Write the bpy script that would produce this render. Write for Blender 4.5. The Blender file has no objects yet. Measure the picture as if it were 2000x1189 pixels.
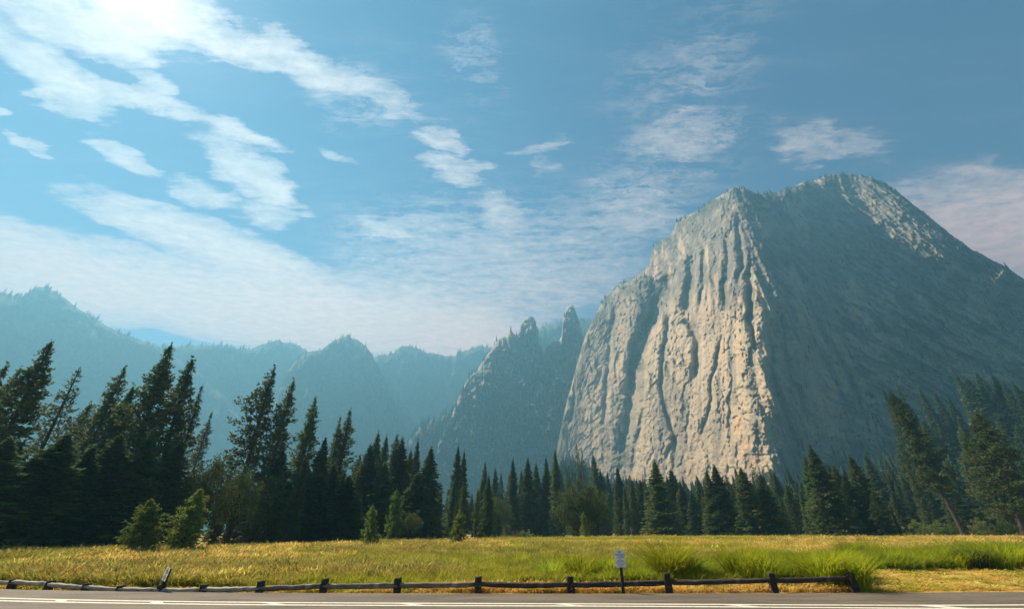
import bpy, bmesh, math, random
import numpy as np
from mathutils import Vector, Matrix, Euler

random.seed(7)
RNG = np.random.default_rng(11)
scene = bpy.context.scene
COL = scene.collection
rad = math.radians

# ------------------------------------------------------------------ camera
F = 822.0                       # focal length in pixels of the 2000 px wide photo
PITCH = math.atan(441.5 / F)
EYE = 1.7
cam_data = bpy.data.cameras.new("camera")
cam_data.sensor_width = 36.0
cam_data.lens = F / 2000.0 * 36.0
cam_data.clip_start = 0.1
cam_data.clip_end = 30000.0
cam = bpy.data.objects.new("camera", cam_data)
cam.location = (0, 0, EYE)
cam.rotation_euler = (math.pi / 2 + PITCH, 0, 0)
COL.objects.link(cam)
scene.camera = cam

# ------------------------------------------------------------------ render settings
scene.render.engine = 'CYCLES'
scene.cycles.use_denoising = True
try:
    scene.cycles.denoiser = 'OPENIMAGEDENOISE'
except Exception:
    pass
scene.cycles.max_bounces = 6
scene.cycles.diffuse_bounces = 3
scene.cycles.glossy_bounces = 2
scene.cycles.transmission_bounces = 3
scene.cycles.volume_bounces = 1
scene.cycles.transparent_max_bounces = 8
scene.cycles.sample_clamp_indirect = 4.0
scene.view_settings.view_transform = 'Standard'
scene.view_settings.look = 'None'
scene.view_settings.gamma = 1.0
scene.view_settings.use_curve_mapping = False
scene.view_settings.exposure = 1.62

# ------------------------------------------------------------------ pixel helpers (measuring the photo)
SP, CP = math.sin(PITCH), math.cos(PITCH)
def pdir(x, y):
    u = (np.asarray(x, float) - 1000.0) / F
    v = (594.5 - np.asarray(y, float)) / F
    return u, CP - v * SP, SP + v * CP
def ground(x, y, z=0.0):
    X, Y, Z = pdir(x, y)
    t = (z - EYE) / Z
    return (float(X * t), float(Y * t))
def at_dist(x, y, D):
    """point on the sight line of a pixel at horizontal distance D"""
    X, Y, Z = pdir(x, y)
    t = D / math.hypot(X, Y)
    return Vector((float(X * t), float(Y * t), float(EYE + Z * t)))
def at_y(x, y, Yw):
    X, Y, Z = pdir(x, y)
    t = Yw / Y
    return Vector((float(X * t), float(Yw), float(EYE + Z * t)))
def gdist(x, y):
    a = ground(x, y)
    return math.hypot(*a)

# ------------------------------------------------------------------ world: sky and clouds
SUN_PX = (268, -62)
sx, sy, sz = [float(a) for a in pdir(*SUN_PX)]
SUN = Vector((sx, sy, sz)).normalized()
SUN_EL = math.asin(SUN.z)
SUN_AZ = math.atan2(SUN.x, SUN.y)          # clockwise from +Y

world = bpy.data.worlds.new("World")
scene.world = world
world.use_nodes = True

class NT:
    """small helper to wire node trees"""
    def __init__(s, tree):
        s.t = tree; s.n = tree.nodes; s.l = tree.links
    def node(s, typ, **kw):
        nd = s.n.new(typ)
        for k, v in kw.items():
            setattr(nd, k, v)
        return nd
    def set(s, sock, val):
        if isinstance(val, bpy.types.NodeSocket):
            s.l.new(val, sock)
        elif val is not None:
            if hasattr(sock, 'default_value'):
                try:
                    sock.default_value = val
                except Exception:
                    sock.default_value = (*val, 1.0)
    def math(s, op, a, b=None, c=None, clamp=False):
        nd = s.node('ShaderNodeMath', operation=op); nd.use_clamp = clamp
        s.set(nd.inputs[0], a)
        if b is not None: s.set(nd.inputs[1], b)
        if c is not None: s.set(nd.inputs[2], c)
        return nd.outputs[0]
    def vmath(s, op, a, b=None, scale=None):
        nd = s.node('ShaderNodeVectorMath', operation=op)
        s.set(nd.inputs[0], a)
        if b is not None: s.set(nd.inputs[1], b)
        if scale is not None: s.set(nd.inputs[3], scale)
        return nd.outputs['Value'] if op in ('DOT_PRODUCT', 'LENGTH', 'DISTANCE') else nd.outputs[0]
    def noise(s, vec, scale, detail=4, rough=0.55, dist=0.0, color=False):
        nd = s.node('ShaderNodeTexNoise')
        if vec is not None: s.set(nd.inputs['Vector'], vec)
        nd.inputs['Scale'].default_value = scale
        nd.inputs['Detail'].default_value = detail
        nd.inputs['Roughness'].default_value = rough
        nd.inputs['Distortion'].default_value = dist
        return nd.outputs['Color'] if color else nd.outputs['Fac']
    def mapping(s, vec, loc=(0, 0, 0), rot=(0, 0, 0), scale=(1, 1, 1), typ='POINT'):
        nd = s.node('ShaderNodeMapping', vector_type=typ)
        s.set(nd.inputs['Vector'], vec)
        nd.inputs['Location'].default_value = loc
        nd.inputs['Rotation'].default_value = rot
        nd.inputs['Scale'].default_value = scale
        return nd.outputs[0]
    def ramp(s, fac, a, b, lo=0.0, hi=1.0, smooth=True):
        nd = s.node('ShaderNodeMapRange')
        nd.interpolation_type = 'SMOOTHSTEP' if smooth else 'LINEAR'
        nd.clamp = True
        s.set(nd.inputs[0], fac)
        for i, v in zip((1, 2, 3, 4), (a, b, lo, hi)):
            nd.inputs[i].default_value = v
        return nd.outputs[0]
    def mix(s, fac, a, b, mode='MIX'):
        nd = s.node('ShaderNodeMix', data_type='RGBA', blend_type=mode)
        s.set(nd.inputs[0], fac)
        for sock, v in ((nd.inputs[6], a), (nd.inputs[7], b)):
            if isinstance(v, bpy.types.NodeSocket): s.l.new(v, sock)
            else: sock.default_value = (v[0], v[1], v[2], 1.0)
        return nd.outputs[2]

w = NT(world.node_tree)
world.node_tree.nodes.clear()
sky = w.node('ShaderNodeTexSky')
sky.sky_type = 'NISHITA'
sky.sun_disc = False
sky.sun_elevation = SUN_EL
sky.sun_rotation = SUN_AZ
sky.altitude = 1200
sky.air_density = 1.15
sky.dust_density = 0.0
sky.ozone_density = 2.2
SKY_STRENGTH = 0.050
geo = w.node('ShaderNodeTexCoord')
Dv = geo.outputs['Generated']
sep = w.node('ShaderNodeSeparateXYZ'); w.l.new(Dv, sep.inputs[0])
zc = w.math('MAXIMUM', sep.outputs[2], 0.04)
comb = w.node('ShaderNodeCombineXYZ')
w.l.new(w.math('DIVIDE', sep.outputs[0], zc), comb.inputs[0])
w.l.new(w.math('DIVIDE', sep.outputs[1], zc), comb.inputs[1])
q = comb.outputs[0]            # position on a cloud deck one unit overhead

def qpix(x, y):
    X, Y, Z = pdir(x, y)
    Z = max(float(Z), 0.04)
    return np.array([float(X) / Z, float(Y) / Z])

STREAK = rad(35)
# warp the lookup so that cloud edges fray
wn = w.noise(q, 3.0, 6, 0.6, 0, color=True)
warp = w.vmath('SCALE', w.vmath('SUBTRACT', wn, (0.5, 0.5, 0.5)), scale=0.26)
wn2 = w.noise(w.mapping(q, rot=(0, 0, -STREAK), scale=(1.0, 5.0, 1)), 3.5, 5, 0.6, 0, color=True)
warp2 = w.vmath('SCALE', w.vmath('SUBTRACT', wn2, (0.5, 0.5, 0.5)), scale=0.16)
qw = w.vmath('ADD', w.vmath('ADD', q, warp), warp2)

def blob(x0, y0, x1, y1, wpx, amp):
    a, b = qpix(x0, y0), qpix(x1, y1)
    c = (a + b) / 2
    d = b - a
    L = float(np.hypot(*d)) / 2
    dx, dy = x1 - x0, y1 - y0
    n = math.hypot(dx, dy) or 1
    px, py = -dy / n * wpx, dx / n * wpx
    e = qpix((x0 + x1) / 2 + px, (y0 + y1) / 2 + py) - qpix((x0 + x1) / 2, (y0 + y1) / 2)
    ang = math.atan2(d[1], d[0])
    # width measured across the long axis
    Wd = abs(-math.sin(ang) * e[0] + math.cos(ang) * e[1])
    m = w.mapping(qw, loc=(c[0], c[1], 0), rot=(0, 0, ang), scale=(max(L, .02) * 1.4, max(Wd, .02) * 1.5, 1), typ='TEXTURE')
    g = w.node('ShaderNodeTexGradient', gradient_type='SPHERICAL')
    w.l.new(m, g.inputs[0])
    s_ = w.ramp(g.outputs['Fac'], 0.0, 0.75)
    return w.math('MULTIPLY', s_, amp)

BLOBS = [
 # thick cloud round the sun and the streak that leaves it
 (0, 20, 440, 50, 70, 1.2), (60, 60, 340, 90, 40, .8), (150, 0, 400, 8, 50, 1.2), (330, 20, 780, 210, 34, .75),
 (420, 60, 620, 140, 30, .5),
 # the long streak at left
 (-60, 70, 200, 190, 34, 1.3), (130, 170, 430, 245, 20, 1.2), (60, 170, 220, 235, 30, .9), (420, 250, 550, 295, 15, 1.1),
 (270, 145, 350, 192, 20, .75), (175, 285, 290, 328, 17, .75), (40, 280, 110, 305, 14, .6), (-40, 190, 30, 215, 14, .7),
 (415, 280, 560, 400, 30, 1.1), (320, 340, 460, 400, 26, .75), (480, 370, 590, 405, 14, .7), (470, 400, 560, 440, 22, .5),
 # the big bank low on the left
 (-260, 440, 260, 620, 62, 1.9), (100, 520, 700, 680, 50, 2.0), (190, 405, 560, 520, 32, 1.3), (420, 500, 720, 640, 45, 1.6),
 (600, 610, 1000, 680, 50, 1.7), (860, 640, 1100, 700, 40, .6),
 # small puffs in the middle
 (830, 260, 915, 290, 28, .55), (820, 320, 950, 335, 17, .6), (860, 350, 930, 375, 16, .65), (990, 300, 1105, 288, 16, .42),
 (730, 440, 810, 470, 13, .8), (630, 290, 715, 335, 12, .3), (950, 400, 1020, 430, 22, .5), (1040, 325, 1100, 335, 16, .22),
 # veils on the right
 (1160, 190, 1600, 0, 110, .08), (1180, 180, 1480, 240, 90, .06), (1130, 390, 1450, 320, 70, .16), (640, 60, 1020, 260, 110, .05), (560, 160, 800, 240, 60, .18), (900, 560, 1300, 480, 90, .2), (1240, 290, 1430, 270, 30, .25),
 (1160, 410, 1330, 440, 40, .25), (1500, 260, 1740, 300, 40, .35), (1760, 460, 2200, 480, 95, .7), (1700, 380, 2100, 420, 60, .3),
 (640, 480, 1100, 590, 90, .30), (850, 60, 1000, 150, 60, .12),
]
acc = None
for b in BLOBS:
    s_ = blob(*b)
    acc = s_ if acc is None else w.math('ADD', acc, s_)
st1 = w.noise(w.mapping(q, rot=(0, 0, -STREAK), scale=(0.8, 4.0, 1)), 3.0, 8, 0.62, 0.3)
st2 = w.noise(w.mapping(q, rot=(0, 0, -STREAK - .2), scale=(1.3, 2.2, 1)), 11.0, 8, 0.65, 0.2)
puff = w.noise(q, 16.0, 6, 0.6, 0.5)
fib = w.noise(w.mapping(qw, rot=(0, 0, -STREAK), scale=(0.7, 9.0, 1)), 6.0, 12, 0.70, 0.2)
tex = w.math('ADD', w.math('MULTIPLY', st1, 0.55), w.math('ADD', w.math('MULTIPLY', st2, 0.45), w.math('ADD', w.math('MULTIPLY', w.math('ADD', puff, 0.0), w.ramp(sep.outputs[2], .35, .7, .6, .2)), w.math('MULTIPLY', fib, .78))))
tex = w.math('SUBTRACT', tex, 1.0)                            # about -0.5 .. 0.5
body = w.math('ADD', acc, w.math('MULTIPLY', tex, 2.2))
dens = w.math('MULTIPLY', w.ramp(body, -.05, 2.8, 0.0, 1.75, smooth=False), w.ramp(acc, 0.0, .22))
veil = w.ramp(w.math('ADD', w.math('MULTIPLY', st1, .6), w.math('MULTIPLY', fib, .4)), 0.44, 0.72, 0.0, 0.03)
dens = w.math('ADD', dens, veil)
dens = w.math('SUBTRACT', 1.0, w.math('POWER', 2.718, w.math('MULTIPLY', dens, -1.5)))
# brightness: clouds shine more towards the sun
dn = w.vmath('NORMALIZE', Dv)
cosang = w.math('MAXIMUM', w.vmath('DOT_PRODUCT', dn, tuple(SUN)), 0.0)
glow = w.math('ADD', w.math('MULTIPLY', w.math('POWER', cosang, 200.0), 4.0), w.math('MULTIPLY', w.math('POWER', cosang, 6.0), 0.4))
cloud_l = w.math('MULTIPLY', w.math('ADD', 8.2, glow), w.ramp(st2, .3, .7, .86, 1.1))
cloudc = w.vmath('SCALE', w.mix(w.ramp(cosang, .55, 1.0), (1.05, 0.82, 0.72), (1.05, .90, .82)), scale=cloud_l)
skyc = w.mix(1.0, sky.outputs[0], (0.0, 0.28, 0.52), mode='MULTIPLY')
smoke = w.math('MULTIPLY', w.math('POWER', 2.718, w.math('MULTIPLY', sep.outputs[2], -4.6)), 6.5)
skyc = w.vmath('ADD', skyc, w.vmath('SCALE', (.80, .88, .92), scale=smoke))
aure = w.math('ADD', w.math('MULTIPLY', w.math('POWER', cosang, 90.0), 2.0), w.math('MULTIPLY', w.math('POWER', cosang, 900.0), 25.0))
skyc = w.vmath('ADD', skyc, w.vmath('SCALE', (1.0, .98, .92), scale=aure))
cloudc = w.mix(1.0, cloudc, w.mix(w.ramp(sep.outputs[2], .20, .62), (1.5, .97, .80), (1, 1, 1)), mode='MULTIPLY')
skymix = w.mix(dens, skyc, cloudc)
bg = w.node('ShaderNodeBackground')
w.l.new(skymix, bg.inputs[0]); bg.inputs[1].default_value = SKY_STRENGTH
wo = w.node('ShaderNodeOutputWorld'); w.l.new(bg.outputs[0], wo.inputs[0])
world.cycles.sampling_method = 'MANUAL'
world.cycles.sample_map_resolution = 512

# ------------------------------------------------------------------ sun
sun_data = bpy.data.lights.new("sun", 'SUN')
sun_data.energy = 5.0
sun_data.angle = rad(0.55)
sun_data.color = (1.0, 0.87, 0.67)
sun = bpy.data.objects.new("sun", sun_data)
sun.rotation_euler = (-SUN).to_track_quat('-Z', 'Y').to_euler()
sun.location = (-60, 40, 80)
COL.objects.link(sun)

# ------------------------------------------------------------------ numpy noise
def _hash(ix, iy, iz, seed):
    h = (ix.astype(np.int64) * 374761393 + iy.astype(np.int64) * 668265263 + iz.astype(np.int64) * 2147483647 + seed * 974711) & 0xFFFFFFFF
    h = ((h ^ (h >> 13)) * 1274126177) & 0xFFFFFFFF
    h = ((h ^ (h >> 16)) * 2246822519) & 0xFFFFFFFF
    h = h ^ (h >> 15)
    return (h & 0xFFFFFF) / float(0xFFFFFF)
def vnoise(x, y, z=None, seed=0):
    x = np.asarray(x, float); y = np.asarray(y, float)
    z = np.zeros_like(x) if z is None else np.asarray(z, float)
    ix, iy, iz = np.floor(x), np.floor(y), np.floor(z)
    fx, fy, fz = x - ix, y - iy, z - iz
    fx, fy, fz = [f * f * f * (f * (f * 6 - 15) + 10) for f in (fx, fy, fz)]
    def H(a, b, c): return _hash(ix + a, iy + b, iz + c, seed)
    def L(a, b, t): return a + (b - a) * t
    return L(L(L(H(0,0,0), H(1,0,0), fx), L(H(0,1,0), H(1,1,0), fx), fy),
             L(L(H(0,0,1), H(1,0,1), fx), L(H(0,1,1), H(1,1,1), fx), fy), fz)
def fbm(x, y, z=None, octs=5, seed=0, gain=0.5):
    v = 0; a = 1; n = 0
    for o in range(octs):
        f = 2.03 ** o
        v = v + a * vnoise(x * f, y * f, None if z is None else z * f, seed + o * 17)
        n += a; a *= gain
    return v / n
def ridged(x, y, z=None, octs=5, seed=0, gain=0.5):
    v = 0; a = 1; n = 0
    for o in range(octs):
        f = 2.07 ** o
        r = 1 - np.abs(2 * vnoise(x * f, y * f, None if z is None else z * f, seed + o * 31) - 1)
        v = v + a * r * r
        n += a; a *= gain
    return v / n
def facets(u, v, seed, tilt=1.0):
    """random flat plates: each cell of a jittered lattice is a tilted plane with its own offset"""
    iu, iv = np.floor(u), np.floor(v)
    best = np.full(u.shape, 1e9); val = np.zeros(u.shape)
    zz_ = np.zeros(u.shape)
    for a in (-1, 0, 1):
        for b in (-1, 0, 1):
            cu, cv = iu + a, iv + b
            px = cu + _hash(cu, cv, zz_, seed); py = cv + _hash(cu, cv, zz_, seed + 1)
            d = (u - px) ** 2 + (v - py) ** 2
            h = (_hash(cu, cv, zz_, seed + 2) - .5) + tilt * ((_hash(cu, cv, zz_, seed + 3) - .5) * 2 * (u - px) + (_hash(cu, cv, zz_, seed + 4) - .5) * 2 * (v - py))
            m = d < best
            best = np.where(m, d, best); val = np.where(m, h, val)
    return val
def sstep(a, b, x):
    t = np.clip((x - a) / (b - a), 0, 1)
    return t * t * (3 - 2 * t)

# ------------------------------------------------------------------ object helpers
def tag(o, label=None, cat=None, group=None, kind=None):
    if label: o['label'] = label
    if cat: o['category'] = cat
    if group: o['group'] = group
    if kind: o['kind'] = kind
    return o
def mesh_np(name, verts, faces, mats=(), smooth=False, matidx=None, uv_attr=None):
    """verts (N,3); faces (M,3) or (M,4)"""
    verts = np.asarray(verts, np.float32); faces = np.asarray(faces, np.int32)
    me = bpy.data.meshes.new(name)
    k = faces.shape[1]; m = len(faces)
    me.vertices.add(len(verts)); me.vertices.foreach_set('co', verts.ravel())
    me.loops.add(m * k); me.loops.foreach_set('vertex_index', faces.ravel())
    me.polygons.add(m)
    me.polygons.foreach_set('loop_start', np.arange(0, m * k, k, dtype=np.int32))
    try:
        me.polygons.foreach_set('loop_total', np.full(m, k, np.int32))
    except Exception:
        pass
    for mt in mats: me.materials.append(mt)
    if matidx is not None: me.polygons.foreach_set('material_index', np.asarray(matidx, np.int32))
    if smooth: me.polygons.foreach_set('use_smooth', np.ones(m, bool))
    me.update(calc_edges=True); me.validate()
    return me
def fattr(me, name, vals, typ='FLOAT', dom='POINT'):
    a = me.attributes.new(name, typ, dom)
    v = np.asarray(vals, np.float32)
    a.data.foreach_set('value' if typ == 'FLOAT' else ('vector' if typ == 'FLOAT_VECTOR' else 'color'), v.ravel())
def obj(name, me, parent=None, loc=(0, 0, 0)):
    o = bpy.data.objects.new(name, me); COL.objects.link(o)
    o.location = loc
    if parent is not None: o.parent = parent
    return o
def empty(name, loc=(0, 0, 0)):
    o = bpy.data.objects.new(name, None); COL.objects.link(o); o.location = loc
    o.empty_display_size = 0.5
    return o

# ------------------------------------------------------------------ materials
def material(name):
    m = bpy.data.materials.new(name); m.use_nodes = True
    t = NT(m.node_tree); m.node_tree.nodes.clear()
    out = t.node('ShaderNodeOutputMaterial')
    return m, t, out
def principled(t, out, color, rough=0.85, spec=0.25, bump=None, bstr=0.3, bdist=0.05):
    p = t.node('ShaderNodeBsdfPrincipled')
    t.set(p.inputs['Base Color'], color if isinstance(color, bpy.types.NodeSocket) else (*color, 1.0))
    t.set(p.inputs['Roughness'], rough)
    p.inputs['Specular IOR Level'].default_value = spec
    if bump is not None:
        b = t.node('ShaderNodeBump'); b.inputs['Strength'].default_value = bstr; b.inputs['Distance'].default_value = bdist
        t.l.new(bump, b.inputs['Height']); t.l.new(b.outputs[0], p.inputs['Normal'])
    t.l.new(p.outputs[0], out.inputs[0])
    return p

def rock_material(name, base=(.55, .405, .27), dark=(.15, .14, .125), veg_col=(.035, .055, .025), sc=1.0):
    m, t, out = material(name)
    tc = t.node('ShaderNodeNewGeometry')
    pos = tc.outputs['Position']
    n1 = t.noise(t.mapping(pos, scale=(.010 * sc, .010 * sc, .0035 * sc)), 1.0, 8, .6, .3)
    streak = t.noise(t.mapping(pos, scale=(.055 * sc, .055 * sc, .006 * sc)), 1.0, 8, .65, .5)
    grain = t.noise(t.mapping(pos, scale=(.09 * sc, .09 * sc, .07 * sc)), 1.0, 8, .7, .2)
    n3 = t.noise(t.mapping(pos, scale=(.02 * sc, .02 * sc, .02 * sc)), 1.0, 5, .6)
    c = t.mix(t.ramp(n1, .35, .65), base, tuple(b * .78 for b in base))
    c = t.mix(t.ramp(n3, .55, .72), c, (base[0] * 1.08, base[1] * .92, base[2] * .78))
    c = t.mix(t.ramp(streak, .54, .74, 0, .38), c, dark)
    c = t.mix(t.ramp(grain, .56, .70, 0, .42), c, dark)
    c = t.mix(t.ramp(grain, .28, .42, .5, 0), c, tuple(min(b * 1.3, .6) for b in base))
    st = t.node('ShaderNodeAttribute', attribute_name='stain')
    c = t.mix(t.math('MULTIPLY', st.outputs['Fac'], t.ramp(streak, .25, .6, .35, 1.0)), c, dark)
    vg = t.node('ShaderNodeAttribute', attribute_name='veg')
    vn = t.noise(t.mapping(pos, scale=(.12 * sc, .12 * sc, .12 * sc)), 1.0, 4, .6)
    c = t.mix(t.math('MULTIPLY', vg.outputs['Fac'], t.ramp(vn, .35, .55, .3, 1.0)), c, veg_col)
    h = t.math('ADD', t.math('MULTIPLY', grain, 1.0), t.math('MULTIPLY', streak, 1.2))
    principled(t, out, c, .95, .1, bump=h, bstr=.7, bdist=5.0 / sc)
    return m

M_ROCK = rock_material('granite')
M_ROCK2 = rock_material('granite_far', base=(.34, .29, .23), sc=.7)
M_RIDGE = rock_material('forested_ridge', base=(.125, .13, .10), dark=(.06, .07, .05), sc=.35)

def foliage(name, col, col2, trans=.18, var=.5, scale=.35, tip=None):
    m, t, out = material(name)
    oi = t.node('ShaderNodeObjectInfo')
    tc = t.node('ShaderNodeTexCoord')
    n = t.noise(tc.outputs['Object'], scale, 3, .6)
    c = t.mix(t.ramp(n, .35, .65), col, col2)
    if tip is not None:
        a = t.node('ShaderNodeAttribute', attribute_name='tip')
        c = t.mix(t.math('MULTIPLY', a.outputs['Fac'], t.ramp(oi.outputs['Random'], 0, 1, .25, .95)), c, tip)
    hs = t.node('ShaderNodeHueSaturation')
    t.l.new(c, hs.inputs['Color'])
    hs.inputs['Hue'].default_value = .5
    t.l.new(t.ramp(oi.outputs['Random'], 0, 1, .475, .525, smooth=False), hs.inputs['Hue'])
    rr = t.math('FRACT', t.math('MULTIPLY', oi.outputs['Random'], 7.31))
    t.l.new(t.ramp(rr, 0, 1, 1 - var * .6, 1 + var * .6, smooth=False), hs.inputs['Value'])
    d = t.node('ShaderNodeBsdfPrincipled')
    t.l.new(hs.outputs[0], d.inputs['Base Color']); d.inputs['Roughness'].default_value = .85
    d.inputs['Specular IOR Level'].default_value = .08
    tr = t.node('ShaderNodeBsdfTranslucent'); t.l.new(hs.outputs[0], tr.inputs[0])
    mx = t.node('ShaderNodeMixShader'); mx.inputs[0].default_value = trans
    t.l.new(d.outputs[0], mx.inputs[1]); t.l.new(tr.outputs[0], mx.inputs[2])
    t.l.new(mx.outputs[0], out.inputs[0])
    return m
M_PINE = foliage('pine_needles', (.062, .098, .036), (.120, .132, .044), .38)
M_FIR = foliage('fir_needles', (.060, .102, .038), (.125, .148, .046), .38)
M_CEDAR = foliage('cedar_sprays', (.034, .062, .028), (.062, .085, .032), .25)
M_YOUNG = foliage('young_pine_needles', (.12, .18, .036), (.17, .20, .045), .42)
M_OAK = foliage('oak_leaves', (.060, .092, .026), (.105, .125, .034), .35)
M_SHRUB = foliage('shrub_leaves', (.11, .15, .035), (.16, .19, .050), .35)
M_BROWN = foliage('dry_shrub_leaves', (.13, .105, .06), (.17, .13, .07), .3)
M_GREEN_GRASS = foliage('green_grass', (.23, .275, .008), (.33, .325, .014), .55, var=.55, scale=.8, tip=(.36, .30, .055))
M_REED = foliage('reed_grass', (.21, .28, .008), (.34, .38, .014), .55, var=.5, scale=.8, tip=(.24, .25, .03))
M_GOLD = foliage('dry_grass', (.58, .355, .070), (.66, .44, .10), .5, var=.4, scale=.8, tip=(.70, .50, .16))
M_OLIVE = foliage('olive_grass', (.20, .205, .020), (.28, .25, .035), .40, var=.5, scale=.8, tip=(.46, .34, .10))

def bark_material(name, a, b):
    m, t, out = material(name)
    tc = t.node('ShaderNodeTexCoord')
    n = t.noise(t.mapping(tc.outputs['Object'], scale=(6, 6, 1.2)), 1.0, 6, .65, .4)
    c = t.mix(t.ramp(n, .4, .65), a, b)
    principled(t, out, c, .9, .15, bump=n, bstr=.8, bdist=.08)
    return m
M_BARK = bark_material('pine_bark', (.085, .060, .045), (.045, .032, .025))
M_BARK_DARK = bark_material('dark_bark', (.05, .042, .034), (.025, .02, .018))
M_DEAD = bark_material('bleached_wood', (.34, .29, .22), (.17, .14, .11))
M_CHAR = bark_material('charred_wood', (.03, .025, .022), (.012, .011, .01))

# ------------------------------------------------------------------ the valley floor and hillside
TH = np.radians([-180, -100, -60, -12, -2, 3, 7, 12, 18, 30, 40, 50, 60, 75, 100, 180])
HC = np.array([0, 0, 0, 0, 6, 40, 80, 50, 38, 38, 66, 112, 145, 150, 0, 0.])
def hill(x, y):
    x = np.asarray(x, float); y = np.asarray(y, float)
    r = np.hypot(x, y); th = np.arctan2(x, y)
    H = np.interp(th, TH, HC)
    g = np.clip((r - 215) / 480, 0, 1.7)
    z = H * g ** 1.25
    return z + g * H * .12 * (fbm(x * .01, y * .01, seed=3) - .5) * 2

def build_ground():
    rs = np.concatenate([[0], np.linspace(4, 14, 4), np.geomspace(15, 5000, 150)])
    th = np.radians(np.concatenate([np.arange(-180, -64, 6), np.arange(-64, 64, .5), np.arange(64, 181, 6)]))
    R, T = np.meshgrid(rs, th, indexing='ij')
    X, Y = R * np.sin(T), R * np.cos(T)
    Z = hill(X, Y)
    # gentle unevenness of the meadow
    Z = Z + sstep(17, 30, R) * (1 - sstep(250, 400, R)) * (fbm(X * .06, Y * .06, seed=9, octs=3) - .5) * .22 * (np.abs(np.degrees(T)) < 80)
    nr, nt = R.shape
    V = np.stack([X, Y, Z], -1).reshape(-1, 3)
    i, j = np.meshgrid(np.arange(nr - 1), np.arange(nt - 1), indexing='ij')
    a = (i * nt + j).ravel()
    Fc = np.stack([a, a + 1, a + nt + 1, a + nt], 1)[:, ::-1]
    m, t, out = material('meadow_soil')
    g = t.node('ShaderNodeNewGeometry'); pos = g.outputs['Position']
    big = t.noise(t.mapping(pos, scale=(.05, .12, .1)), 1.0, 5, .6, .3)
    mid = t.noise(pos, .9, 6, .65)
    fine = t.noise(pos, 9.0, 5, .7)
    c = t.mix(t.ramp(big, .42, .60), (.42, .26, .07), (.17, .16, .025))
    c = t.mix(t.ramp(mid, .45, .7, 0, .6), c, (.50, .33, .11))
    c = t.mix(t.ramp(fine, .5, .75, 0, .5), c, (.12, .09, .05))
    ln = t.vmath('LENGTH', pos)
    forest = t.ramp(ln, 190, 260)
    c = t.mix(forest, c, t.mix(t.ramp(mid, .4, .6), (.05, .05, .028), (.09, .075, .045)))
    principled(t, out, c, .95, .1, bump=t.math('ADD', fine, mid), bstr=.6, bdist=.06)
    me = mesh_np('ground', V, Fc, [m], smooth=True)
    o = obj('ground', me); tag(o, kind='structure')
    return o
build_ground()

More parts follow.
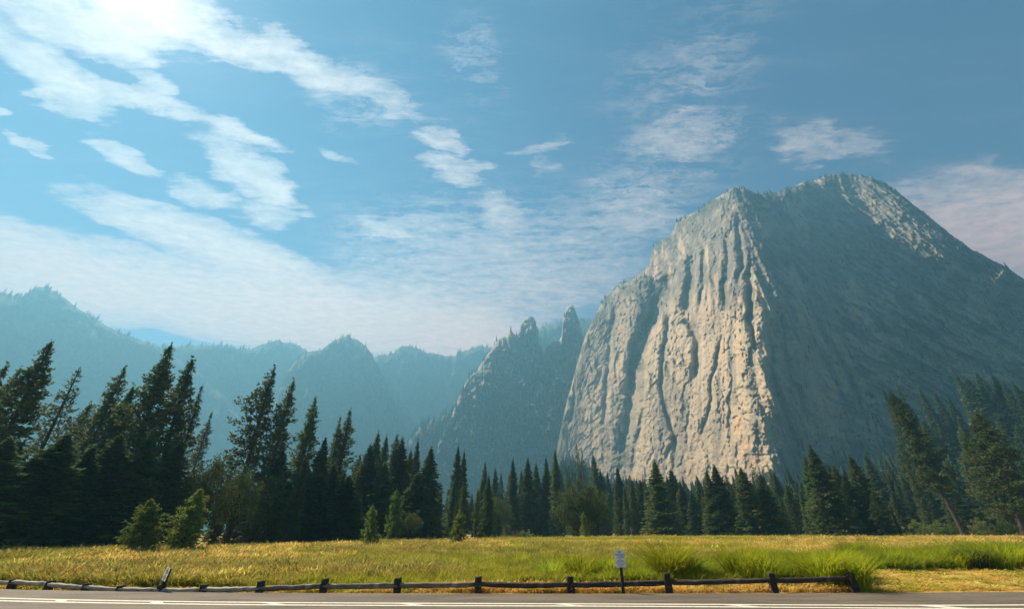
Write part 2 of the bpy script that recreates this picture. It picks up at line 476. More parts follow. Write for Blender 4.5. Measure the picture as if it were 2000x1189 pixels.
def strip(pts_a, pts_b, z):
    """quad strip between two polylines on the ground"""
    V = []
    for p in pts_a: V.append((p[0], p[1], z))
    for p in pts_b: V.append((p[0], p[1], z))
    n = len(pts_a)
    Fc = [(i, i + 1, n + i + 1, n + i) for i in range(n - 1)]
    return V, Fc
def curve_px(ctrl, xs):
    cx = [c[0] for c in ctrl]; cy = [c[1] for c in ctrl]
    # smooth the polyline a little by fitting a cubic
    co = np.polyfit(cx, cy, min(4, len(cx) - 1))
    return [ground(x, float(np.polyval(co, x))) for x in xs]
EDGE = [(-200, 1146.5), (0, 1151), (250, 1156.5), (500, 1159.2), (1000, 1160.3), (1500, 1159.8), (2000, 1157), (2200, 1155)]
def road_edge_y(x):
    cx = np.array([ground(a, b) for a, b in EDGE])
    return np.interp(x, cx[:, 0], cx[:, 1])
def build_road():
    xs = np.linspace(-400, 2400, 90)
    co = np.polyfit([e[0] for e in EDGE], [e[1] for e in EDGE], 4)
    far = []
    for x in xs:
        xx = min(max(x, -200), 2200)
        p = ground(xx, float(np.polyval(co, xx)))
        far.append(p)
    # straight continuation outside the photograph
    L0, L1 = far[10], far[14]
    far = [p for p, x in zip(far, xs) if -200 <= x <= 2200]
    s0 = Vector(far[0]) + (Vector(far[0]) - Vector(far[3])).normalized() * 120
    s1 = Vector(far[-1]) + (Vector(far[-1]) - Vector(far[-4])).normalized() * 120
    far = [tuple(s0)] + far + [tuple(s1)]
    rr = random.Random(3)
    far = [(p[0], p[1] + rr.uniform(-.03, .03)) for p in far]
    near = [(p[0], -8.0) for p in far]
    mids = []
    V = []; Fc = []
    rows = 14
    n = len(far)
    for k in range(rows):
        f = k / (rows - 1)
        for a, b in zip(near, far):
            V.append((a[0], a[1] + (b[1] - a[1]) * f, .03))
    for k in range(rows - 1):
        for i in range(n - 1):
            a = k * n + i
            Fc.append((a, a + 1, a + n + 1, a + n))
    # worn outer edge dropping to the verge
    base = len(V)
    for b in far: V.append((b[0], b[1] + .10, -.06))
    for i in range(n - 1):
        a = (rows - 1) * n + i
        Fc.append((a, a + 1, base + i + 1, base + i))
    m, t, out = material('asphalt')
    g = t.node('ShaderNodeNewGeometry'); pos = g.outputs['Position']
    agg = t.noise(pos, 60.0, 4, .8)
    blot = t.noise(t.mapping(pos, scale=(.25, 1.2, 1)), 1.0, 6, .6, .3)
    tar = t.noise(t.mapping(pos, scale=(.35, 2.2, 1)), 1.7, 8, .7, 1.2)
    grit = t.noise(pos, 18.0, 6, .7)
    c = t.mix(t.ramp(blot, .38, .62), (.088, .068, .047), (.155, .122, .084))
    c = t.mix(t.ramp(agg, .35, .7, 0, .55), c, (.075, .06, .05))
    c = t.mix(t.ramp(grit, .55, .72, 0, .5), c, (.27, .225, .17))
    ed = t.math('ABSOLUTE', t.math('SUBTRACT', tar, .5))
    c = t.mix(t.ramp(ed, .0, .016, .8, 0), c, (.035, .03, .028))
    vor = t.node('ShaderNodeTexVoronoi', feature='DISTANCE_TO_EDGE')
    t.l.new(t.vmath('ADD', t.mapping(pos, scale=(.35, .8, 1)), t.vmath('SCALE', t.noise(pos, 1.5, 4, .6, color=True), scale=.5)), vor.inputs['Vector'])
    c = t.mix(t.ramp(vor.outputs['Distance'], .0, .012, .6, 0), c, (.05, .042, .036))
    principled(t, out, c, .8, .3, bump=agg, bstr=.35, bdist=.01)
    me = mesh_np('road', V, Fc, [m])
    tag(obj('road', me), kind='structure')

    # painted lines: two bands with slanting bars between them
    pm, t, out = material('road_paint')
    g = t.node('ShaderNodeNewGeometry')
    n1 = t.noise(g.outputs['Position'], 14, 6, .75)
    c = t.mix(t.ramp(n1, .50, .68, 0, .75), (.62, .57, .47), (.20, .16, .12))
    principled(t, out, c, .7, .3)
    l1 = [(-200, 1164), (0, 1169.2), (286, 1176.0), (500, 1178.8), (750, 1179.6), (1000, 1180), (1250, 1181.5), (1500, 1183.6), (1750, 1184.3), (2000, 1182.5), (2200, 1180)]
    l2 = [(-200, 1169.5), (0, 1174.4), (286, 1180.8), (500, 1183.4), (750, 1184), (1000, 1184.8), (1250, 1186.2), (1500, 1188.2), (1750, 1190), (2000, 1190.5), (2200, 1189.5)]
    def line(ctrl, wd):
        co = np.polyfit([c_[0] for c_ in ctrl], [c_[1] for c_ in ctrl], 5)
        A, B = [], []
        for x in np.linspace(-200, 2200, 70):
            p = ground(x, float(np.polyval(co, x)))
            A.append((p[0], p[1] - wd / 2)); B.append((p[0], p[1] + wd / 2))
        return strip(A, B, .034)
    V, Fc = [], []
    def add(v, f):
        k = len(V); V.extend(v); Fc.extend([tuple(i + k for i in q_) for q_ in f])
    add(*line(l1, .17)); add(*line(l2, .17))
    c1 = np.polyfit([c_[0] for c_ in l1], [c_[1] for c_ in l1], 5)
    c2 = np.polyfit([c_[0] for c_ in l2], [c_[1] for c_ in l2], 5)
    for xa, xb, wd in ((125, 110, .30), (310, 300, .34), (524, 545, .3), (793, 815, .32), (1095, 1130, .34), (1425, 1475, .4), (1810, 1880, .5)):
        a = ground(xa, float(np.polyval(c1, xa))); b = ground(xb, float(np.polyval(c2, xb)))
        a = (a[0], a[1] - .085); b = (b[0], b[1] + .085)
        add([(b[0] - wd / 2, b[1], .034), (b[0] + wd / 2, b[1], .034), (a[0] + wd / 2, a[1], .034), (a[0] - wd / 2, a[1], .034)], [(0, 1, 2, 3)])
    me = mesh_np('road_markings', V, Fc, [pm])
    tag(obj('road_markings', me), kind='structure')
build_road()

# ------------------------------------------------------------------ mountains (each a relief with its own distance, rounded over and closed behind)
def relief(name, sil, ybot, nx, ny, Rf, kf, disp, mat, flat=False, jag=1.0, seed=1, vegf=None, stainf=None, rows_back=((25, -2), (120, -60), (420, None)), roundpx=5, roundm=40, power=1.0):
    xs0 = np.array([s[0] for s in sil], float); ys0 = np.array([s[1] for s in sil], float)
    xs = np.linspace(xs0[0], xs0[-1], nx)
    yt = np.interp(xs, xs0, ys0)
    yt = yt + jag * ((fbm(xs * .11, xs * 0, octs=4, seed=seed) - .5) * 6 + (vnoise(xs * .6, xs * 0, seed=seed + 5) - .5) * 1.6)
    f = np.linspace(0, 1, ny) ** power
    Xp = np.repeat(xs[None, :], ny, 0)
    Yp = ybot + (yt[None, :] - ybot) * f[:, None]
    dx, dy, dz = pdir(Xp, Yp)
    h = np.hypot(dx, dy)
    R0 = Rf(Xp, Yp); k = kf(Xp, Yp)
    t = (R0 + EYE * k) / np.maximum(h - k * dz, .15)
    below = Yp - yt[None, :]
    t = t + (roundm * np.exp(-below / roundpx)) / h
    P0 = np.stack([dx * t, dy * t, EYE + dz * t], -1)
    d = disp(Xp, Yp, P0, below)
    t = t + d / h
    P = np.stack([dx * t, dy * t, np.maximum(EYE + dz * t, -2.0)], -1)
    ux, uy = dx[-1] / h[-1], dy[-1] / h[-1]
    extra = []
    for back, dzv in rows_back:
        z = P[-1, :, 2] + dzv if dzv is not None else np.full(nx, -2.0)
        extra.append(np.stack([P[-1, :, 0] + ux * back, P[-1, :, 1] + uy * back, np.maximum(z, -2.0)], -1))
    A = np.concatenate([P] + [e[None] for e in extra], 0)
    nr = A.shape[0]
    i, j = np.meshgrid(np.arange(nr - 1), np.arange(nx - 1), indexing='ij')
    a = (i * nx + j).ravel()
    Fc = np.stack([a, a + 1, a + nx + 1, a + nx], 1)
    me = mesh_np(name, A.reshape(-1, 3), Fc, [mat], smooth=not flat)
    veg = vegf(Xp, Yp, P, below) if vegf else np.zeros_like(Xp)
    sta = stainf(Xp, Yp, P, below) if stainf else np.zeros_like(Xp)
    pad = np.repeat(veg[-1:], len(extra), 0); veg = np.concatenate([veg, pad], 0)
    sta = np.concatenate([sta, np.repeat(sta[-1:], len(extra), 0)], 0)
    fattr(me, 'veg', veg.ravel()); fattr(me, 'stain', sta.ravel())
    o = obj(name, me); tag(o, kind='structure')
    return dict(o=o, P=P, xs=xs, yt=yt, X=Xp, Y=Yp, veg=veg[:ny])

def polydist(X, Y, pts):
    """distance in px from (X,Y) to a polyline and the parameter along it"""
    best = np.full(X.shape, 1e9); par = np.zeros(X.shape)
    n = len(pts) - 1
    for i in range(n):
        ax, ay = pts[i]; bx, by = pts[i + 1]
        vx, vy = bx - ax, by - ay
        tt = np.clip(((X - ax) * vx + (Y - ay) * vy) / (vx * vx + vy * vy), 0, 1)
        dd = np.hypot(X - ax - tt * vx, Y - ay - tt * vy)
        m = dd < best
        best = np.where(m, dd, best); par = np.where(m, (i + tt) / n, par)
    return best, par

CLIFF_SIL = [(1088, 875), (1095, 838), (1103, 800), (1115, 755), (1128, 705), (1140, 665), (1152, 632), (1160, 620), (1172, 596), (1185, 578),
             (1200, 563), (1215, 552), (1235, 545), (1252, 532), (1268, 518), (1273, 492), (1278, 480), (1300, 464), (1312, 456),
             (1322, 432), (1336, 424), (1360, 412), (1378, 402), (1392, 390), (1408, 382), (1420, 374), (1432, 368), (1450, 367), (1462, 371),
             (1478, 379), (1500, 379), (1520, 374), (1545, 368), (1556, 362), (1568, 356), (1590, 352), (1612, 344), (1630, 340),
             (1655, 340), (1680, 341), (1705, 347), (1725, 357), (1748, 371), (1770, 388), (1800, 412), (1830, 436), (1865, 463),
             (1900, 488), (1930, 504), (1958, 516), (1980, 531), (2000, 545), (2060, 575), (2150, 625), (2300, 720), (2420, 800)]
NOSE = [(1430, 330), (1440, 420), (1458, 500), (1476, 580), (1486, 660), (1490, 740), (1494, 820), (1502, 900), (1510, 1040)]
def nose_x(Y):
    return np.interp(Y, [p[1] for p in NOSE], [p[0] for p in NOSE])
CRACKS = [  # polyline, half width px, depth m
    ([(1262, 540), (1285, 575), (1262, 640), (1246, 700), (1232, 770), (1222, 850), (1216, 910)], 14, 42),
    ([(1305, 530), (1300, 590), (1268, 650)], 13, 30),
    ([(1312, 590), (1303, 640), (1294, 688), (1290, 755), (1304, 816), (1316, 855), (1319, 925)], 4.5, 20),
    ([(1319, 850), (1300, 895)], 4, 12),
    ([(1407, 655), (1394, 722), (1385, 788), (1366, 860)], 3.5, 15),
    ([(1330, 625), (1350, 640), (1362, 665), (1360, 705), (1352, 748)], 8, 24),
    ([(1352, 495), (1346, 560), (1338, 612)], 10, 32),
    ([(1378, 480), (1372, 545), (1365, 600)], 5, 16),
    ([(1418, 440), (1419, 522), (1412, 612)], 7, 26),
    ([(1440, 420), (1450, 500), (1440, 560)], 5, 18),
    ([(1462, 500), (1463, 577), (1466, 633), (1480, 690)], 6, 22),
    ([(1205, 590), (1192, 650), (1186, 740), (1178, 850)], 5, 12),
    ([(1124, 735), (1112, 835)], 3, 9),
    ([(1150, 700), (1160, 730)], 3, 8),
    ([(1240, 660), (1228, 760)], 6, 20),
    ([(1260, 790), (1240, 880), (1236, 920)], 5, 14),
    ([(1430, 700), (1424, 800), (1428, 880)], 3, 8),
    ([(1345, 780), (1342, 880)], 2.5, 6),
    ([(1560, 560), (1620, 660), (1660, 740), (1700, 840)], 7, 12),
    ([(1500, 640), (1515, 760), (1560, 880), (1600, 950)], 8, 16),
    ([(1520, 600), (1540, 720), (1590, 850)], 6, 12),
    ([(1760, 620), (1850, 680), (1960, 730)], 5, 12),
    ([(1790, 590), (1900, 640), (2010, 690)], 4, 9),
    ([(1700, 470), (1800, 560), (1880, 600)], 5, 9),
]
def cliff_R(X, Y):
    s = X - nose_x(Y)
    s = s - (fbm(Y * .03, Y * 0, seed=44, octs=4) - .5) * 40 * np.exp(-(s / 38) ** 2)
    up = sstep(560, 420, Y)
    left = np.interp(-s, [0, 30, 120, 230, 300, 400, 520], [0, 16, 125, 262, 365, 500, 690])
    right = np.interp(s, [0, 20, 60, 150, 260, 400, 560, 900], [0, 5, 26, 66, 92, 112, 122, 142])
    return 640 + np.where(s < 0, left, right)
def cliff_k(X, Y):
    s = X - nose_x(Y)
    up = sstep(620, 400, Y)
    k = np.where(s < 0, .20 + .24 * up, .20 + .24 * up + (.34 - .16 * up) * sstep(0, 260, s) + .42 * sstep(200, 520, s) * sstep(420, 640, Y))
    return k
def cliff_disp(X, Y, P, below):
    s = X - nose_x(Y)
    L = sstep(30, -30, s)
    # columns and ribs: run down the face, drifting sideways
    wob = (fbm(P[..., 0] * .01, P[..., 2] * .004, seed=41, octs=4) - .5) * 1.6
    a = (X - 1300 - (X - 1330) * (900 - Y) * -.0004) * .026
    rib = fbm(a * .8 + wob * .6, P[..., 2] * .0016 + 7, octs=2, seed=21)
    up = sstep(700, 430, Y)
    d = L * (rib - .5) * -(5 + 22 * up)
    # narrow vertical crack systems
    for fq, zf, am, wdt, sd in ((1.1, .0016, 7, .025, 22), (2.3, .003, 3.6, .035, 28), (5.0, .006, 2.0, .07, 29)):
        nz = fbm(a * fq + wob * .5, P[..., 2] * zf + sd, octs=4, seed=sd, gain=.45)
        msk = sstep(.38, .6, fbm(a * fq * .4, P[..., 2] * .004, octs=3, seed=sd + 5))
        d += L * am * np.exp(-((nz - .5) / wdt / .35) ** 2 * 6) * msk * (.7 + .9 * up)
    # right flank: slabs with strata falling to the right and chutes falling to the left edge
    dg = (X * .86 + Y * .50) * .01; pr = (-X * .50 + Y * .86) * .01
    st = ridged(dg * .9 + wob * .2, pr * 5.0, octs=6, seed=23, gain=.6)
    d += (1 - L) * (st - .5) * -38 * sstep(90, 330, s)
    stf = fbm(dg * 3, pr * 16.0, octs=5, seed=33, gain=.65)
    d += (1 - L) * (stf - .5) * -28 * sstep(120, 330, s)
    ch = ridged((X - .42 * (Y - 600)) * .022 + wob * .25, Y * .0022, octs=6, seed=24, gain=.6)
    d += (1 - L) * (ch - .5) * -24 * (1 - .75 * sstep(150, 360, s))
    bg = fbm(P[..., 0] * .006, P[..., 2] * .006, P[..., 1] * .003, octs=3, seed=27)
    d += (bg - .5) * (40 - 28 * L)
    # blocky facets and roughness
    fr = fbm(P[..., 0] * .06, P[..., 2] * .05, P[..., 1] * .04, octs=6, seed=25, gain=.68)
    d += (fr - .5) * (7 + 12 * (1 - L))
    stp = fbm(P[..., 0] * .022, P[..., 2] * .016, P[..., 1] * .012, octs=4, seed=26)
    d += (np.floor(stp * 8) / 8 - stp) * (3 + 8 * (1 - L))
    wu = (fbm(X * .04, Y * .03, octs=4, seed=61) - .5) * 1.3; wv = (fbm(X * .04, Y * .03, octs=4, seed=62) - .5) * 1.3
    d += (facets(X * .030 + wu, Y * .010 + wv, 63, .9) * 5.2 + facets(X * .075 + wu, Y * .032 + wv, 64, .9) * 3.2 + facets(X * .19 + wu, Y * .10 + wv, 65, .8) * 1.8) * (.55 + .45 * L)
    fine = fbm(P[..., 0] * .16, P[..., 2] * .12, P[..., 1] * .1, octs=4, seed=36, gain=.6)
    d += (fine - .5) * 6
    wx = (fbm(X * .05, Y * .05, seed=51, octs=3) - .5) * 12
    wy = (fbm(X * .05, Y * .05, seed=52, octs=3) - .5) * 12
    for pts, wd, dep in CRACKS:
        dd, par = polydist(X + wx, Y + wy, pts)
        prof = np.exp(-(dd / wd) ** 2) * np.clip(np.minimum(par, 1 - par) * 8, .15, 1)
        d += prof * dep
    # keep the outline where it is
    return d
def cliff_veg(X, Y, P, below):
    n = fbm(X * .06, Y * .06, seed=61, octs=4)
    s = X - nose_x(Y)
    top = sstep(38, 4, below) * .9
    v = top * sstep(.38, .5, n)
    patch = np.exp(-(((X - 1285) / 26) ** 2 + ((Y - 565) / 34) ** 2))
    patch += .8 * np.exp(-(((X - 1235) / 22) ** 2 + ((Y - 575) / 26) ** 2))
    patch += .8 * np.exp(-(((X - 1480) / 55) ** 2 + ((Y - 400) / 24) ** 2))
    patch += .5 * np.exp(-(((X - 1360) / 24) ** 2 + ((Y - 445) / 16) ** 2))
    v = np.maximum(v, np.clip(patch, 0, 1) * sstep(.36, .5, n))
    right = sstep(60, 200, s) * .22 * sstep(.53, .62, fbm(X * .035 + 9, Y * .05, seed=62, octs=5))
    v = np.maximum(v, right)
    low = sstep(840, 960, Y) * sstep(20, 120, s) * sstep(.42, .55, n)
    v = np.maximum(v, low * .9)
    gl, _ = polydist(X, Y, CRACKS[0][0])
    v = np.maximum(v, np.exp(-(gl / 16) ** 2) * sstep(.42, .56, n) * .8)
    # slope: ledges hold bushes
    gz = np.gradient(P[..., 2], axis=0); gr = np.gradient(np.hypot(P[..., 0], P[..., 1]), axis=0)
    ledge = sstep(.9, 1.8, gr / np.maximum(gz, .05))
    return np.maximum(v, ledge * .6)
def cliff_stain_shade(X, Y, P, below):
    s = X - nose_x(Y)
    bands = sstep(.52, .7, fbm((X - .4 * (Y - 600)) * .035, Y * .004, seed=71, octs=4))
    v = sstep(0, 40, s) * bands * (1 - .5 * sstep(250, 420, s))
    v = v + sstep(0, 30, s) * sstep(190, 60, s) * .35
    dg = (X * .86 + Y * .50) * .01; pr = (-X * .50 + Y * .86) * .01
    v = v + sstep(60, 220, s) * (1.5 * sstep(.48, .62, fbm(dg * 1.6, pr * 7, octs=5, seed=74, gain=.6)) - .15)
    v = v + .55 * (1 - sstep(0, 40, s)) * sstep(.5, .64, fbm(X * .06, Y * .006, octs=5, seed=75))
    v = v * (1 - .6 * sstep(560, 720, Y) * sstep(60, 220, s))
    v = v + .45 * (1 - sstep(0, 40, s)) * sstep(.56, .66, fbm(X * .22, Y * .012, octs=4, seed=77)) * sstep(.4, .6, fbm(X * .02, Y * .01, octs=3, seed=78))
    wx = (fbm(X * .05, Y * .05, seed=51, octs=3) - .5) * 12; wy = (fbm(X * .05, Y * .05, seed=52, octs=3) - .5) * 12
    v = v + .7 * sstep(520, 440, Y) * sstep(100, 200, s)  # sunlit right summit toned down by painted darkening
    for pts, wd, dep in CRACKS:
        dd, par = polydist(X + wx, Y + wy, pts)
        v = np.maximum(v, .75 * np.exp(-(dd / (wd * .7)) ** 2) * np.clip(np.minimum(par, 1 - par) * 8, .1, 1))  # shade in the cracks painted as dark lines, on top of the stains
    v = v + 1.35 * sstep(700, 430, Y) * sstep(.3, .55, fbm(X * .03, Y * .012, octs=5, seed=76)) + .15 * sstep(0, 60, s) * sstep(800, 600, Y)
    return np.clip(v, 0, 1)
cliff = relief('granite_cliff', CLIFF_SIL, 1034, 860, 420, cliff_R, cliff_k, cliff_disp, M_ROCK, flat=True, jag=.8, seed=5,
               vegf=cliff_veg, stainf=cliff_stain_shade, roundpx=6, roundm=50, power=.92)

def mtn(name, sil, R, k, mat, amp=60, ribf=.035, nx=420, ny=170, seed=1, jag=1.0, vegamt=.8, ybot=1037, dR=0.0):
    def Rf(X, Y): return R + dR * (X - sil[0][0]) + 0 * X
    def kf(X, Y): return k + 0 * X
    def disp(X, Y, P, below):
        wob = (fbm(X * .02, Y * .02, seed=seed + 3, octs=3) - .5) * 2
        r = ridged(X * ribf + wob, Y * ribf * .28, octs=5, seed=seed)
        f = fbm(X * ribf * 2.2, Y * ribf * 2.2, octs=5, seed=seed + 7, gain=.6)
        g = sstep(0, 30, below)
        return -(r - .5) * amp * (.25 + .75 * g) + (f - .5) * amp * .9
    def veg(X, Y, P, below):
        n = fbm(X * .05, Y * .05, octs=5, seed=seed + 11)
        lowf = sstep(60, 260, below)
        return np.clip(sstep(.55 - .25 * vegamt, .62, n + .25 * lowf) * vegamt, 0, 1)
    return relief(name, sil, ybot, nx, ny, Rf, kf, disp, mat, jag=jag, seed=seed, vegf=veg, roundpx=4, roundm=60)

# far ridges, left to right
R_A = mtn('mountain_ridge', [(-700, 470), (-400, 520), (-250, 545), (-100, 556), (0, 572), (20, 576), (40, 580), (58, 568), (75, 562), (88, 561), (105, 568), (118, 574), (130, 585), (158, 606),
    (195, 628), (225, 645), (260, 658), (290, 668), (330, 688), (380, 720), (440, 775), (500, 860), (560, 1000)], 1900, .75, M_RIDGE, 110, .02, seed=101)
R_B = mtn('mountain_ridge', [(230, 690), (300, 680), (330, 677), (360, 675), (400, 673), (450, 677), (490, 681), (515, 672), (530, 667), (545, 664), (565, 671), (585, 673), (600, 686), (640, 705), (720, 760), (800, 860)],
    2150, .5, M_RIDGE, 100, .025, seed=111)
R_C = mtn('mountain_ridge', [(490, 900), (530, 800), (552, 745), (565, 718), (585, 700), (598, 688), (612, 686), (625, 683), (640, 672), (652, 664), (668, 660), (676, 655), (681, 652), (686, 659), (700, 664), (716, 676),
    (727, 694), (738, 712), (760, 770), (800, 870), (840, 980)], 1700, .55, M_RIDGE, 85, .028, seed=121)
R_D = mtn('mountain_ridge', [(680, 760), (715, 700), (740, 695), (768, 691), (778, 682), (788, 675), (800, 676), (815, 681), (835, 688), (870, 694), (886, 696), (895, 688), (915, 682), (935, 677), (950, 676), (965, 682),
    (1000, 700), (1040, 720), (1100, 760)], 1950, .5, M_RIDGE, 90, .026, seed=131)
# wooded shoulder behind the spires
R_E = mtn('mountain_ridge', [(990, 720), (1020, 680), (1050, 640), (1060, 636), (1080, 630), (1100, 628), (1130, 620), (1160, 624), (1190, 640), (1240, 700), (1300, 800)], 1700, .5, M_RIDGE, 65, .03, nx=240, seed=141)
# the two spires and their ridge
R_S = mtn('rock_spires', [(880, 900), (895, 800), (909, 752), (932, 722), (949, 697), (960, 682), (966, 673), (974, 661), (980, 657), (988, 656), (997, 645), (1004, 651), (1011, 654), (1014, 643), (1018, 630), (1024, 622), (1030, 618),
    (1037, 617), (1043, 621), (1047, 632), (1050, 651), (1051.5, 672), (1057, 674), (1062, 690), (1068, 678), (1080, 668), (1092, 666), (1097, 655), (1100, 625), (1102, 611), (1106, 602), (1110, 597), (1117, 595.5),
    (1122, 601), (1129, 620), (1135, 644), (1141, 664), (1150, 690), (1180, 700), (1230, 720), (1280, 800)], 1380, .14, M_ROCK2, 62, .085, nx=620, ny=260, seed=151, jag=.35, vegamt=.3)
# broken buttress in front of them
R_F = mtn('rock_buttress', [(820, 1000), (845, 900), (862, 850), (880, 812), (893, 786), (903, 758), (912, 742), (925, 727), (938, 722), (948, 712), (958, 702), (966, 699), (973, 706), (984, 714), (995, 706), (1006, 700), (1016, 694),
    (1030, 702), (1048, 700), (1056, 706), (1070, 698), (1085, 690), (1100, 700), (1130, 705), (1170, 720), (1220, 760)], 1230, .40, M_ROCK2, 80, .075, nx=620, ny=280, seed=161, jag=1.0, vegamt=.55)
# low wooded spur that closes the valley
R_G = mtn('wooded_spur', [(760, 940), (790, 870), (815, 838), (835, 822), (855, 815), (880, 806), (900, 800), (920, 815), (960, 850), (1000, 885), (1060, 900), (1120, 905), (1180, 930), (1240, 990)], 1190, .8, M_RIDGE, 40, .04, nx=300, ny=120, seed=171, vegamt=1.0)

# ------------------------------------------------------------------ plant building blocks
class Soup:
    """collects triangles"""
    def __init__(s): s.v = []; s.f = []; s.n = 0; s.tip = []
    def tris(s, P, tip=None):
        """P (m,3,3)"""
        m = len(P)
        s.v.append(P.reshape(-1, 3)); s.f.append(np.arange(m * 3).reshape(m, 3) + s.n); s.n += m * 3
        if tip is not None: s.tip.append(tip.ravel())
    def raw(s, V, Fc):
        s.v.append(np.asarray(V, float)); s.f.append(np.asarray(Fc, int) + s.n); s.n += len(V)
    def mesh(s, name, mat, smooth=False):
        me = mesh_np(name, np.concatenate(s.v), np.concatenate(s.f), [mat], smooth=smooth)
        if s.tip: fattr(me, 'tip', np.concatenate(s.tip))
        return me
def tube(S, pts, radii, n=6):
    """triangulated tapered tube through pts"""
    pts = np.asarray(pts, float); radii = np.asarray(radii, float)
    d = np.gradient(pts, axis=0); d /= np.linalg.norm(d, axis=1, keepdims=True) + 1e-9
    ref = np.array([1., 0, 0]) if abs(d[0][0]) < .8 else np.array([0, 1., 0])
    u = np.cross(d, ref); u /= np.linalg.norm(u, axis=1, keepdims=True) + 1e-9
    v = np.cross(d, u)
    a = np.linspace(0, 2 * np.pi, n, endpoint=False)
    V = pts[:, None, :] + radii[:, None, None] * (np.cos(a)[None, :, None] * u[:, None, :] + np.sin(a)[None, :, None] * v[:, None, :])
    m = len(pts)
    Fc = []
    for i in range(m - 1):
        for j in range(n):
            a0 = i * n + j; a1 = i * n + (j + 1) % n
            Fc.append((a0, a1, a1 + n)); Fc.append((a0, a1 + n, a0 + n))
    for j in range(1, n - 1): Fc.append(((m - 1) * n, (m - 1) * n + j, (m - 1) * n + j + 1))
    S.raw(V.reshape(-1, 3), Fc)

def needles(rng, C, D, L, Wd, spread):
    """triangular blades from points C (m,3), about directions D (m,3)"""
    m = len(C)
    d = D + rng.normal(0, spread, (m, 3)); d /= np.linalg.norm(d, axis=1, keepdims=True) + 1e-9
    r = rng.normal(0, 1, (m, 3)); u = np.cross(d, r); u /= np.linalg.norm(u, axis=1, keepdims=True) + 1e-9
    L = L * rng.uniform(.6, 1.25, (m, 1)); Wd = Wd * rng.uniform(.7, 1.3, (m, 1))
    a = C - u * Wd * .5 - d * L * .15; b = C + u * Wd * .5 - d * L * .15; c = C + d * L * .85
    # a kite: two triangles give a fuller tuft
    mid1 = C + d * L * .35 - u * Wd * .8
    mid2 = C + d * L * .35 + u * Wd * .8
    return np.concatenate([np.stack([a, mid2, c], 1), np.stack([a, mid1, c], 1)[:, ::-1]], 0)

def conifer(seed, H=20.0, start=.2, rad_=.14, n_br=150, tufts=7, per=7, tuft=.55, elev=(.25, -.15), shape='pine', mat=M_PINE, bark=M_BARK, bend=.0, gap=.0, lop=0.0, trunk_r=.016, lean_noise=.25):
    """returns (trunk mesh, crown mesh) of a tree H tall at the origin"""
    rng = np.random.default_rng(seed)
    T = Soup(); Cn = Soup()
    zz = np.linspace(0, H, 12)
    ph = rng.uniform(0, 6.28)
    ox = bend * H * (zz / H) ** 2 * math.cos(ph) + lean_noise * np.sin(zz / H * 5 + ph) * .35 * (zz / H)
    oy = bend * H * (zz / H) ** 2 * math.sin(ph) + lean_noise * np.cos(zz / H * 4 + ph) * .35 * (zz / H)
    base = H * trunk_r
    rr = base * (1 - zz / H) ** .8 + .02; rr[0] *= 1.35
    tube(T, np.stack([ox, oy, zz - (zz == 0) * .5], 1), rr, 8)
    def axis(z): return np.array([np.interp(z, zz, ox), np.interp(z, zz, oy), z])
    lumps = rng.uniform(.65, 1.2, 14)
    lopdir = rng.uniform(0, 6.28)
    for b in range(n_br):
        f = (b + rng.uniform(0, 1)) / n_br
        f = f ** .92
        if shape == 'pine':
            prof = (1 - f) ** .72 * (.62 + .38 * min(1, f * 3.5 + .1)) + .03
        elif shape == 'fir':
            prof = (1 - f) ** .85 * .985 + .015
        else:     # cedar, narrow cone
            prof = (1 - f) ** .75 * (.8 + .2 * min(1, f * 6)) + .02
        z = H * (start + (1 - start) * f * .985)
        az = b * 2.39996 + rng.normal(0, .35)
        lump = lumps[int(f * 13.9)] if shape == 'pine' else 1.0
        L = rad_ * H * prof * lump * rng.uniform(.62, 1.15)
        if lop: L *= 1 + lop * math.cos(az - lopdir)
        if rng.random() < gap: continue
        el = elev[0] * f + elev[1] * (1 - f) + rng.normal(0, .10)
        p0 = axis(z)
        dirv = np.array([math.cos(az) * math.cos(el), math.sin(az) * math.cos(el), math.sin(el)])
        # limb with a curved tip
        curve = (.22 if shape == 'pine' else -.16) * L
        s = np.linspace(0, 1, 4)
        pts = p0 + dirv * L * s[:, None]; pts[:, 2] += curve * s ** 2
        if L > .5: tube(T, pts, np.linspace(max(.018, L * .022), .008, 4), 3)
        tf = tuft * (.45 + .55 * min(1, (1 - f) * 4))
        nt = max(2, int(tufts * (.35 + .65 * L / (rad_ * H))))
        sp = rng.uniform(.22 if shape == 'pine' else .08, 1.02, nt)
        side = rng.normal(0, 1, nt) * L * .20 * (1.15 - sp) * (1 if shape == 'pine' else 1.5)
        lat = np.array([-math.sin(az), math.cos(az), 0])
        Cc = p0 + dirv * (L * sp)[:, None] + lat * side[:, None]
        Cc[:, 2] += curve * sp ** 2 + rng.normal(0, .05 * L + .04, nt) - (0 if shape == 'pine' else np.abs(side) * .3)
        Cc = np.repeat(Cc, per, 0)
        if shape == 'pine':
            Cc += rng.normal(0, tf * .26, Cc.shape) * np.array([1, 1, .7])
            Dd = np.repeat((dirv * .5 + np.array([0, 0, .45]))[None], len(Cc), 0)
            Cn.tris(needles(rng, Cc, Dd, tf * .62, tf * .20, .75))
        else:
            Cc += rng.normal(0, tf * .25, Cc.shape) * np.array([1, 1, .35])
            Dd = np.repeat((dirv + np.array([0, 0, -.18]))[None], len(Cc), 0) + lat * rng.normal(0, .7, (len(Cc), 1))
            Cn.tris(needles(rng, Cc, Dd, tf * .8, tf * .22, .30))
    # leader
    top = np.repeat(axis(H * .985)[None], 24, 0) + rng.normal(0, 1, (24, 3)) * np.array([.07, .07, .35]) * (H / 20)
    Cn.tris(needles(rng, top, np.repeat([[0, 0, 1.]], 24, 0), tuft * .6, tuft * .2, .5))
    return T.mesh('trunk', bark, True), Cn.mesh('crown', mat)

